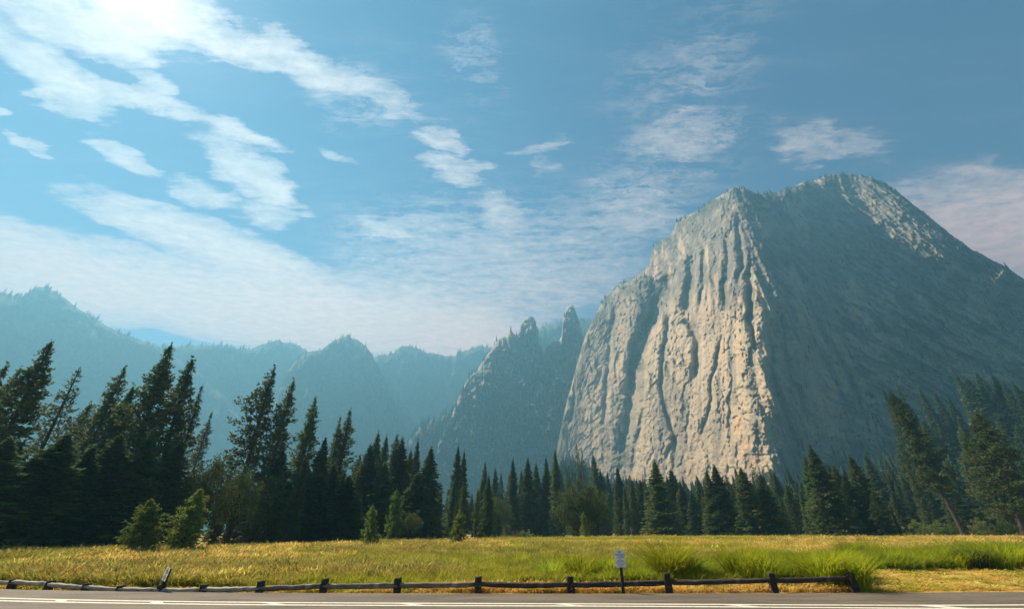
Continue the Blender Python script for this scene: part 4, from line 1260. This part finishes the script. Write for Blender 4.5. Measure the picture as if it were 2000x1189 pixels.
# wooded hillside between the valley floor and the cliff
rng = np.random.default_rng(5)
n = 6500
th = np.radians(rng.uniform(-3, 60, n)); r = rng.uniform(240, 1050, n) ** 1.0
wn_ = np.array([np.interp(a, np.radians([-3, 4, 7, 18, 29, 40, 51, 60]), [1050, 1000, 960, 800, 640, 720, 800, 860]) for a in th])
ok = (r < wn_) & (rng.random(n) < .35 + .6 * fbm(th * 20, r * .02, seed=6, octs=3))
th, r = th[ok], r[ok]
px_, py_ = r * np.sin(th), r * np.cos(th)
pts = np.stack([px_, py_, hill(px_, py_) - .5], 1)
M_SLOPEFIR = foliage('slope_conifers', (.020, .034, .016), (.036, .050, .022), .0, var=.6, scale=.15)
slope_protos = [small_conifer_mesh(431 + i, M_SLOPEFIR, H=19 + 3 * i, R=4.3 + .5 * i, layers=12, per=11) for i in range(4)]
forest('hillside_forest', [pts], .5, 1.05, 80, slope_protos)

# ------------------------------------------------------------------ grass
def clump_mesh(seed, mat, n=46, h=.5, spread=.28, wd=.016, bend=.35, hvar=.35, heads=False, splay=.25):
    rng = np.random.default_rng(seed)
    S = Soup()
    a = rng.uniform(0, 6.283, n); rr = spread * np.sqrt(rng.random(n))
    bx = np.stack([np.cos(a) * rr, np.sin(a) * rr, np.zeros(n)], 1)
    H = h * rng.uniform(1 - hvar, 1 + hvar * .6, n)
    ang = a + rng.normal(0, .8, n)
    lean = splay * H * rng.uniform(.2, 1, n) + rr * .3
    d = np.stack([np.cos(ang), np.sin(ang), np.zeros(n)], 1)
    side = np.stack([-np.sin(ang + rng.normal(0, .9, n)), np.cos(ang), np.zeros(n)], 1)
    side /= np.linalg.norm(side, axis=1, keepdims=True)
    wdt = wd * rng.uniform(.7, 1.4, n)[:, None]
    m = bx + d * (lean * .35)[:, None]; m[:, 2] = H * .55
    tp = bx + d * (lean + bend * H * rng.uniform(.1, 1, n))[:, None]; tp[:, 2] = H * rng.uniform(.85, 1.0, n)
    b0, b1 = bx - side * wdt, bx + side * wdt
    m0, m1 = m - side * wdt * .8, m + side * wdt * .8
    z0 = np.zeros(n); 
    S.tris(np.stack([b0, b1, m1], 1), np.stack([z0, z0, z0 + .45], 1))
    S.tris(np.stack([b0, m1, m0], 1), np.stack([z0, z0 + .45, z0 + .45], 1))
    S.tris(np.stack([m0, m1, tp], 1), np.stack([z0 + .45, z0 + .45, z0 + 1], 1))
    if heads:
        k = n // 2
        hp = tp[:k]; dn_ = (tp - m)[:k]; dn_ /= np.linalg.norm(dn_, axis=1, keepdims=True)
        w_ = side[:k] * wdt[:k] * 1.9
        S.tris(np.stack([hp - dn_ * .10 * h * 2 - w_, hp - dn_ * .10 * h * 2 + w_, hp + dn_ * .05], 1), np.ones((k, 3)))
    return S.mesh('grass_clump', mat)
G_GREEN = [clump_mesh(501 + i, M_GREEN_GRASS, 52, .50, .32, .013, .4) for i in range(2)]
G_OLIVE = [clump_mesh(511 + i, M_OLIVE, 52, .50, .32, .012, .35, heads=True) for i in range(2)]
G_GOLD = [clump_mesh(521 + i, M_GOLD, 56, .42, .30, .011, .35, heads=True) for i in range(2)]
G_REED = [clump_mesh(531 + i, M_REED, 70, 1.0, .30, .014, .30, splay=.35) for i in range(2)]
G_SHORT = [clump_mesh(541 + i, M_GREEN_GRASS, 40, .12, .20, .014, .6, splay=.9) for i in range(2)]
GR = G_GREEN + G_OLIVE + G_GOLD + G_REED + G_SHORT          # indices 0-1,2-3,4-5,6-7,8-9

def edge_dist_far(x):
    """Y of the front of the forest for a given azimuth is taken from the photo's meadow edge"""
    return x
FE = [(-200, 1092), (0, 1090), (230, 1087), (420, 1080), (500, 1076), (640, 1069), (800, 1063), (900, 1060), (1000, 1057.5), (1200, 1054.5), (1400, 1051.5), (1600, 1049.5), (1900, 1049), (2200, 1048)]
FE_az = [math.atan2(*ground(x, y)) for x, y in FE]; FE_d = [gdist(x, y) for x, y in FE]
def n_side(x): return x > -3
def meadow():
    rng = np.random.default_rng(99)
    P, S_, I = [], [], []
    def batch(n, rmin, rmax, sc):
        az = rng.uniform(rad(-56), rad(56), n)
        u = rng.random(n)
        r = np.exp(np.log(rmin) + u * (np.log(rmax) - np.log(rmin)))
        x, y = r * np.sin(az), r * np.cos(az)
        ed = road_edge_y(x)
        far = np.interp(az, FE_az, FE_d)
        ok = (y > ed + np.where(n_side(x), .42, .50)) & (r < far + 6)
        x, y, r, az = x[ok], y[ok], r[ok], az[ok]
        dep = y - road_edge_y(x)                  # metres behind the road edge
        n1 = fbm(x * .16, y * .35, octs=4, seed=201)
        n2 = fbm(x * .05 + 7, y * .09, octs=4, seed=202)
        n3 = fbm(x * .9, y * .9, octs=3, seed=203)
        m = len(x)
        kind = np.zeros(m, int)                   # 0 green 1 olive 2 gold 3 reed 4 short
        scale = np.full(m, sc) * rng.uniform(.75, 1.2, m)
        hs = np.ones(m)
        tall = .62 + .76 * fbm(x * .45, y * .55, octs=3, seed=221)
        p = rng.random(m)
        kind[:] = np.where(n1 + (p - .5) * .35 > .55, 1, 0)
        kind = np.where((n2 + (p - .5) * .30 > .67), 2, kind)
        right = sstep(-3, 5, x)
        # far strip of dry gold, wider towards the right
        goldd = np.interp(x / y, [-1.3, -.6, -.2, 0, .2, .6, 1.3], [52, 50, 66, 62, 46, 36, 34])
        isgold = (r > goldd * (1 + .25 * (n2 - .5) * 4)) & (n3 + (p - .5) * .6 > .40)
        kind = np.where(isgold, 2, kind); hs = np.where(r > goldd, .8, hs)
        # green tongues in the far gold
        kind = np.where((r > goldd) & (fbm(x * .03, y * .12, octs=3, seed=207) > .58), 0, kind)
        # reeds: belt behind the fence on the right
        belt = (dep > 1.5) & (y < np.where(x > .68 * y, 29 + 4 * n2, 21 + 5 * n2)) & (x > 1.0 + 3 * n1) & (n1 + .12 * right + (p - .5) * .2 > .44)
        kind = np.where(belt, 3, kind)
        hs = np.where(kind == 3, .52 + .85 * np.clip(n1 - .3, 0, .5), hs)
        # green fresher patch around the middle, low grass on the left
        hs = np.where((kind < 2) & (x < 0), .6 + .5 * n1, hs)
        # dry strip directly behind the kerbless road edge
        dry = (dep < 1.35 + .5 * n3) & (x > -3)
        kind = np.where(dry, 2, kind); hs = np.where(dry, .30 + .35 * n3, hs)
        dryl = (dep < .9) & (x <= -3)
        kind = np.where(dryl & (p > .45), 2, kind); hs = np.where(dryl, .25, hs)
        # trampled ground at the right
        tr = (x > .69 * y + .8 * (n3 - .5)) & (y < 24.2 + 3 * (n1 - .5))
        bare = tr & (rng.random(m) > .30 + .5 * (fbm(x * .7, y * 1.4, octs=3, seed=211) > .55))
        kind = np.where(tr, np.where(p > .62, 2, 4), kind)
        hs = np.where(tr & (kind == 2), .22, hs)
        hs = np.where(kind == 4, .9, hs)
        keep = ~bare
        hs = hs * tall
        z = np.zeros(m)
        P.append(np.stack([x, y, z - .02], 1)[keep])
        ss = np.stack([scale, scale, scale * hs * (sc ** -.45)], 1)[keep]
        S_.append(ss)
        I.append((kind * 2 + rng.integers(0, 2, m))[keep])
    batch(12500, 14.2, 24, .8)
    batch(22000, 20, 45, 1.0)
    batch(20000, 40, 95, 1.6)
    batch(14000, 85, 270, 2.8)
    P = np.concatenate(P); S_ = np.concatenate(S_); I = np.concatenate(I)
    n = len(P)
    tilt = rng.normal(0, .10, (n, 2))
    tilt[:, 1] += .05
    o = scatter('meadow_grass', P, S_, rng.uniform(0, 6.28, n), I, GR, tilt)
    tag(o, kind='stuff')
meadow()

# big tufts and weeds one can point at
def tuft(px, py_top, D, hw, label, group=None, mesh=None, name='grass_tuft', cat='grass tuft', n=260, mat=M_REED, seed=1):
    T = at_dist(px, py_top, D)
    h = T.z
    X, Y, Z = pdir(px, 1120)
    wdt = hw / F * D / math.hypot(float(X), float(Y))
    me = clump_mesh(seed, mat, n, h, wdt * .40, .017 if h > .6 else .02, .25, hvar=.5, splay=min(1.1, wdt / h * 1.05))
    o = obj(name, me, None, (T.x, T.y, 0)); tag(o, label, cat, group)
    return o
tuft(1298, 1058, 18.6, 64, 'largest dark green reed tuft, right behind the fence', seed=601, n=520)
tuft(1335, 1072, 19.2, 44, 'lower bright reed tuft on the right side of the largest one', seed=602, n=300)
tuft(1440, 1062, 19.5, 58, 'bright yellow-green reed tuft behind the second rail from the right', seed=603, n=380)
tuft(1480, 1078, 19.0, 40, 'thin reed tuft between two brighter ones', seed=604, n=200)
tuft(1590, 1074, 19.6, 60, 'broad reed tuft behind the last fence bay', seed=605, n=420)
tuft(1655, 1084, 19.6, 44, 'small reed tuft beside the end post of the fence', seed=606, n=260)
tuft(1128, 1082, 18.4, 42, 'light reed tuft left of the upright sign', seed=607, n=240)
tuft(1180, 1080, 19.0, 40, 'reed tuft directly behind the upright sign', seed=608, n=240)
tuft(1075, 1090, 18.6, 44, 'broad low reed tuft behind the fence near the middle', seed=609, n=260)
tuft(1760, 1080, 32.5, 52, 'reed clump left of the dark hollow on the dry ground', seed=610, n=320)
tuft(1850, 1076, 33.5, 54, 'reed clump in the middle of the right-hand reeds', seed=611, n=320)
tuft(1895, 1072, 34.0, 38, 'dark hollow-based reed clump near the right edge', seed=612, n=300, mat=M_CEDAR)
tuft(1955, 1064, 35.0, 56, 'tallest reed clump at the right edge', seed=613, n=380)
tuft(2005, 1068, 35.5, 46, 'reed clump cut by the right edge of the photo', seed=614, n=260)
tuft(1800, 1084, 32.5, 44, 'low reed clump between the hollow and the middle clump', seed=615, n=260)
tuft(855, 1078, 34, 22, 'small dark weed patch in the meadow left of centre', seed=616, n=260, mat=M_OAK, name='weed_clump', cat='weed')
tuft(1040, 1070, 30, 14, 'dark narrow weed in the meadow right of centre', seed=617, n=160, mat=M_OAK, name='weed_clump', cat='weed')
tuft(735, 1084, 36, 16, 'faint dark weed in the meadow behind the sixth fence bay', seed=618, n=120, mat=M_OAK, name='weed_clump', cat='weed')

# ------------------------------------------------------------------ fence
def wood_mat(name, a, b, c):
    m, t, out = material(name)
    tc = t.node('ShaderNodeTexCoord')
    n = t.noise(t.mapping(tc.outputs['Object'], scale=(1.2, 14, 14)), 1.0, 7, .65, .6)
    n2 = t.noise(tc.outputs['Object'], 3.0, 5, .6)
    col = t.mix(t.ramp(n, .38, .62), a, b)
    col = t.mix(t.ramp(n2, .52, .7, 0, .8), col, c)
    principled(t, out, col, .85, .2, bump=n, bstr=.7, bdist=.02)
    return m
M_RAIL_SHADED = wood_mat('dark_weathered_wood', (.070, .050, .038), (.032, .024, .020), (.13, .095, .065))  # backlit look of the right-hand rails, put into the wood colour
M_RAIL_SUNLIT = wood_mat('weathered_wood_sunlit', (.44, .36, .27), (.27, .21, .155), (.14, .10, .075))  # left-hand rails catching the sun, painted as a paler wood
M_RAIL_HALF_LIT = wood_mat('mid_weathered_wood', (.22, .165, .12), (.11, .08, .06), (.35, .28, .2))  # in-between rails: colour halfway from painted sun to painted shade
M_POST = wood_mat('post_wood', (.065, .045, .035), (.028, .021, .018), (.12, .08, .055))

def log_mesh(a, b, w_, h_, mat, seed, seg=12, sag=0.0):
    """split rail from a to b: irregular section, knots and frayed ends"""
    rng = np.random.default_rng(seed)
    a = np.array(a); b = np.array(b); d = b - a; L = np.linalg.norm(d); d /= L
    s = np.cross(d, [0, 0, 1.]); s /= np.linalg.norm(s); u = np.cross(s, d)
    prof = np.array([(-.5, -.45), (.05, -.55), (.5, -.3), (.48, .3), (.12, .52), (-.42, .4)])
    prof = prof + rng.normal(0, .05, prof.shape)
    V = []
    for i in range(seg + 1):
        f = i / seg
        tw = 1 - .28 * (abs(f - .5) * 2) ** 6
        wob = rng.normal(0, .005, 2)
        k = 1 + rng.normal(0, .03)
        c = a + d * L * f + u * (wob[1] - sag * math.sin(math.pi * f)) + s * wob[0]
        for p in prof:
            q_ = p * (1 + rng.normal(0, .05))
            V.append(c + s * q_[0] * w_ * tw * k + u * q_[1] * h_ * tw * k)
    n = len(prof); Fc = []
    for i in range(seg):
        for j in range(n):
            a0 = i * n + j; a1 = i * n + (j + 1) % n
            Fc.append((a0, a0 + n, a1 + n, a1))
    o0 = len(V)
    V.append(a - d * .01); V.append(b + d * .01)
    T = []
    for f in Fc: T += [(f[0], f[1], f[2]), (f[0], f[2], f[3])]
    for j in range(n):
        T.append((j, (j + 1) % n, o0)); T.append((seg * n + (j + 1) % n, seg * n + j, o0 + 1))
    V = np.array(V); org = (a + b) / 2
    me = mesh_np('rail', V - org, T, [mat])
    return me, org
def post_mesh(h, w_, dpt, seed, mat):
    rng = np.random.default_rng(seed)
    bm = bmesh.new()
    V = []
    levels = [-.35, 0, h * .3, h * .62, h * .93, h]
    ring = [(-.5, -.38), (-.38, -.5), (.38, -.5), (.5, -.38), (.5, .38), (.38, .5), (-.38, .5), (-.5, .38)]
    for li, z in enumerate(levels):
        k = 1.0 - (.14 if li == len(levels) - 1 else 0) + (.08 if li == 0 else 0)
        for p in ring:
            V.append(bm.verts.new((p[0] * w_ * k + rng.normal(0, .006), p[1] * dpt * k + rng.normal(0, .006), z + (rng.normal(0, .008) if li else 0) + (.02 * p[0] if li >= 4 else 0))))
    n = len(ring)
    for i in range(len(levels) - 1):
        for j in range(n):
            bm.faces.new((V[i * n + j], V[i * n + (j + 1) % n], V[(i + 1) * n + (j + 1) % n], V[(i + 1) * n + j]))
    bm.faces.new(V[-n:])
    bm.faces.new(V[:n][::-1])
    me = bpy.data.meshes.new('post'); bm.to_mesh(me); bm.free(); me.materials.append(mat)
    return me

POSTS = [(-58, 1149, 1127, 1133), (19.5, 1151, 1129.5, 1136), (91.5, 1153, 1134, 1140.5), (165, 1155, 1138, 1145), (233, 1156.3, 1142, 1150), (311, 1157.2, 1140, 1151.3), (395, 1158, 1140, 1151), (505, 1158.8, 1133.5, 1147.3),
         (630, 1159.2, 1129, 1142.5), (775, 1159.6, 1127, 1140.3), (933, 1160, 1124.8, 1139), (1115, 1160, 1124.5, 1140), (1308, 1159.6, 1117.5, 1137), (1514, 1159, 1117.5, 1132.3), (1673, 1158.4, 1117.5, 1128.3)]
fence = empty('split_rail_fence', (0, 15, 0))
tag(fence, 'low weathered split-rail wooden fence along the far side of the road', 'fence')
rp = []
for i, (x, yb, yt_, yr) in enumerate(POSTS):
    gx, gy = ground(x, yb)
    gy += .16
    sc_ = gy / (gy - .16)
    gx *= sc_
    ztop = at_y(x, yt_, gy).z
    zr = at_y(x, yr, gy).z
    p = obj('post', post_mesh(max(ztop, .12), .20, .17, 700 + i, M_POST), fence, (gx, gy - 15, 0))
    p.rotation_euler = (random.uniform(-.03, .03), random.uniform(-.03, .03), random.uniform(-.2, .2))
    if i in (11, 14):
        p['label'] = 'post with a paler sawn face'
    rp.append(np.array([gx, gy - 15, zr]))
for i in range(len(rp) - 1):
    a, b = rp[i].copy(), rp[i + 1].copy()
    mt = M_RAIL_SUNLIT if i <= 6 else (M_RAIL_HALF_LIT if i in (7, 8, 9) else M_RAIL_SHADED)
    hh = .12 if i <= 6 else .135
    a[1] -= .045; b[1] += .045 if i % 2 else -.045
    a[2] += random.uniform(-.015, .015); b[2] += random.uniform(-.015, .015)
    me, org = log_mesh(a, b, .13, hh, mt, 800 + i, sag=.012)
    r_ = obj('rail', me, fence, tuple(org))
    if mt is M_RAIL_SUNLIT: r_['label'] = 'split rail coloured pale to look sunlit'

# a broken rail end left on the seventh post from the right
# ------------------------------------------------------------------ no-parking signs
M_SIGN, t, out = material('sign_face')
g = t.node('ShaderNodeTexCoord')
nn = t.noise(g.outputs['Object'], 9, 5, .7)
principled(t, out, t.mix(t.ramp(nn, .45, .75, 0, .4), (.78, .72, .66), (.52, .46, .40)), .5, .4)
M_SIGNBACK, t, out = material('sign_metal'); principled(t, out, (.35, .34, .33), .45, .5)
M_RED, t, out = material('red_paint'); principled(t, out, (.45, .06, .05), .5, .3)
M_BLACK, t, out = material('black_paint'); principled(t, out, (.03, .028, .03), .5, .3)
M_SIGNPOST, t, out = material('sign_post_paint')
g = t.node('ShaderNodeTexCoord'); nn = t.noise(g.outputs['Object'], 22, 5, .7)
principled(t, out, t.mix(t.ramp(nn, .66, .72), (.022, .020, .019), (.45, .40, .34)), .7, .3)

def text_mesh(body, size, mat, extrude=.0008):
    cu = bpy.data.curves.new('lettering', 'FONT')
    cu.body = body; cu.size = size; cu.align_x = 'CENTER'; cu.align_y = 'CENTER'; cu.extrude = extrude
    cu.offset = size * .025
    tmp = bpy.data.objects.new('lettering_source', cu); COL.objects.link(tmp)
    bpy.context.view_layer.update()
    me = bpy.data.meshes.new_from_object(tmp.evaluated_get(bpy.context.evaluated_depsgraph_get()))
    bpy.data.objects.remove(tmp); me.materials.clear(); me.materials.append(mat)
    me.name = 'lettering'
    return me
LINES = [('NO', .060, M_BLACK, .165), ('PARKING', .062, M_RED, .098), ('11:30 PM', .050, M_BLACK, .036), ('TO', .032, M_BLACK, -.012), ('5:00 AM', .050, M_RED, -.058),
         ('TOW-AWAY ZONE', .034, M_RED, -.108), ('ALL VEHICLES', .026, M_BLACK, -.150), ('NO EXCEPTIONS', .018, M_BLACK, -.188)]
def rounded_plate(w_, h_, th, r=.02):
    bm = bmesh.new(); pts = []
    for cx, cz, a0 in ((w_/2-r, h_/2-r, 0), (-w_/2+r, h_/2-r, 90), (-w_/2+r, -h_/2+r, 180), (w_/2-r, -h_/2+r, 270)):
        for k in range(4):
            a = rad(a0 + k * 30); pts.append((cx + r * math.cos(a), cz + r * math.sin(a)))
    f = [bm.verts.new((x, -th / 2, z)) for x, z in pts]; b_ = [bm.verts.new((x, th / 2, z)) for x, z in pts]
    bm.faces.new(f); bm.faces.new(b_[::-1])
    n = len(pts)
    for i in range(n): bm.faces.new((f[i], b_[i], b_[(i + 1) % n], f[(i + 1) % n]))
    bmesh.ops.recalc_face_normals(bm, faces=bm.faces)
    me = bpy.data.meshes.new('plate'); bm.to_mesh(me); bm.free(); me.materials.append(M_SIGN)
    return me
def box_mesh(name, w_, d_, z0, z1, mat, bev=.006):
    bm = bmesh.new(); bmesh.ops.create_cube(bm, size=1)
    for v in bm.verts: v.co = Vector((v.co.x * w_, v.co.y * d_, z0 + (v.co.z + .5) * (z1 - z0)))
    bmesh.ops.bevel(bm, geom=list(bm.edges), offset=bev, segments=1, affect='EDGES')
    me = bpy.data.meshes.new(name); bm.to_mesh(me); bm.free(); me.materials.append(mat)
    return me
def sign(base_px, top_px, bottom_px, width, yaw, tilt, label, fwd=-.08):
    gx, gy = ground(*base_px); gy += .10
    gx *= gy / (gy - .10)
    top = at_y(top_px[0], top_px[1], gy).z; bot = at_y(bottom_px[0], bottom_px[1], gy).z
    h_ = top - bot
    e = empty('parking_sign', (gx, gy, 0)); tag(e, label, 'sign')
    e.rotation_euler = (0, tilt, 0)
    obj('post', box_mesh('post', .085, .085, -.4, bot + .06 + h_ * .75, M_SIGNPOST), e)
    pl = obj('plate', rounded_plate(width, h_, .004), e, (0, 0, (top + bot) / 2))
    pl.rotation_euler = (0, 0, yaw)
    pl.location = Vector((0, 0, (top + bot) / 2)) + Euler((0, 0, yaw)).to_matrix() @ Vector((0, -.048 - .004, 0))
    k = h_ / .46
    for body, size, mat, z in LINES:
        tx = obj('lettering', text_mesh(body, size * k * 1.12, mat), pl, (0, -.0035, z * k * 1.05))
        tx.rotation_euler = (math.pi / 2, 0, 0)
    for z in (.21, -.213):
        bm = bmesh.new(); bmesh.ops.create_cone(bm, cap_ends=True, segments=8, radius1=.008, radius2=.006, depth=.006)
        me = bpy.data.meshes.new('bolt'); bm.to_mesh(me); bm.free(); me.materials.append(M_SIGNBACK)
        bo = obj('bolt', me, pl, (0, -.005, z * k)); bo.rotation_euler = (math.pi / 2, 0, 0)
    return e
sign((1218, 1160), (1209, 1073.5), (1212, 1106.8), .325, rad(-3), 0.0, 'upright white no-parking sign on a black post in front of the fence')
sign((312, 1157.2), (337, 1107), (326, 1133), .31, rad(-36), rad(7), 'tilted white no-parking sign seen edge-on at a left fence post')

# ------------------------------------------------------------------ brush pile and log
def brush():
    g0 = ground(22, 1097)
    e = empty('brush_pile', (g0[0], g0[1], 0)); tag(e, 'heap of bleached dead branches at the left end of the meadow', 'brush pile')
    rr = random.Random(5)
    for k in range(16):
        a = Vector((rr.uniform(-2.0, .8), rr.uniform(-.6, .6), rr.uniform(.05, .35)))
        b_ = a + Vector((rr.uniform(.7, 2.0) , rr.uniform(-.6, .6), rr.uniform(-.2, .55)))
        b_.z = max(b_.z, .05)
        r0 = rr.uniform(.025, .09)
        S = Soup(); mid = (a + b_) / 2 + Vector((0, rr.uniform(-.1, .1), rr.uniform(-.05, .15)))
        tube(S, [a, mid, b_], [r0, r0 * .7, r0 * .3], 6)
        obj('branch', S.mesh('branch', M_DEAD if k % 3 else M_BARK_DARK, True), e)
brush()
S = Soup(); g0 = ground(1994, 1112)
tube(S, [(0, 0, .12), (.9, -.1, .2), (2.4, -.2, .16)], [.13, .15, .12], 8)
tube(S, [(.3, 0, .2), (.1, -.1, .5)], [.05, .015], 5)
tag(obj('fallen_log', S.mesh('fallen_log', M_DEAD, True), None, (g0[0] + .05, g0[1], 0)), 'pale end of a fallen log at the right edge on dry ground', 'log')
S = Soup(); g0 = ground(1722, 1116)
tube(S, [(0, 0, .05), (1.0, .1, .09), (2.2, -.1, .05)], [.05, .045, .02], 6)
tag(obj('fallen_branch', S.mesh('fallen_branch', M_DEAD, True), None, (g0[0], g0[1], 0)), 'thin grey branch lying on the dry ground before the reeds', 'branch')

# ------------------------------------------------------------------ haze
def haze():
    bm = bmesh.new(); bmesh.ops.create_cube(bm, size=1)
    lo = Vector((-5300, -5300, -4.0)); hi = Vector((5300, 5300, HAZE_TOP))
    for v in bm.verts:
        v.co = Vector([lo[i] + (v.co[i] + .5) * (hi[i] - lo[i]) for i in range(3)])
    me = bpy.data.meshes.new('haze'); bm.to_mesh(me); bm.free()
    m = bpy.data.materials.new('haze_air'); m.use_nodes = True
    t = NT(m.node_tree); m.node_tree.nodes.clear()
    out = t.node('ShaderNodeOutputMaterial')
    v = t.node('ShaderNodeVolumePrincipled')
    v.inputs['Color'].default_value = (.160, .385, .55, 1)
    v.inputs['Density'].default_value = HAZE_DENSITY
    v.inputs['Anisotropy'].default_value = .31
    t.l.new(v.outputs[0], out.inputs['Volume'])
    me.materials.append(m)
    o = obj('haze', me); tag(o, kind='stuff')
HAZE_DENSITY = .00046
HAZE_TOP = max(float(v['P'][..., 2].max()) for v in (cliff, R_A, R_B, R_C, R_D, R_E, R_S, R_F)) + 20
print('haze top', HAZE_TOP)
haze()
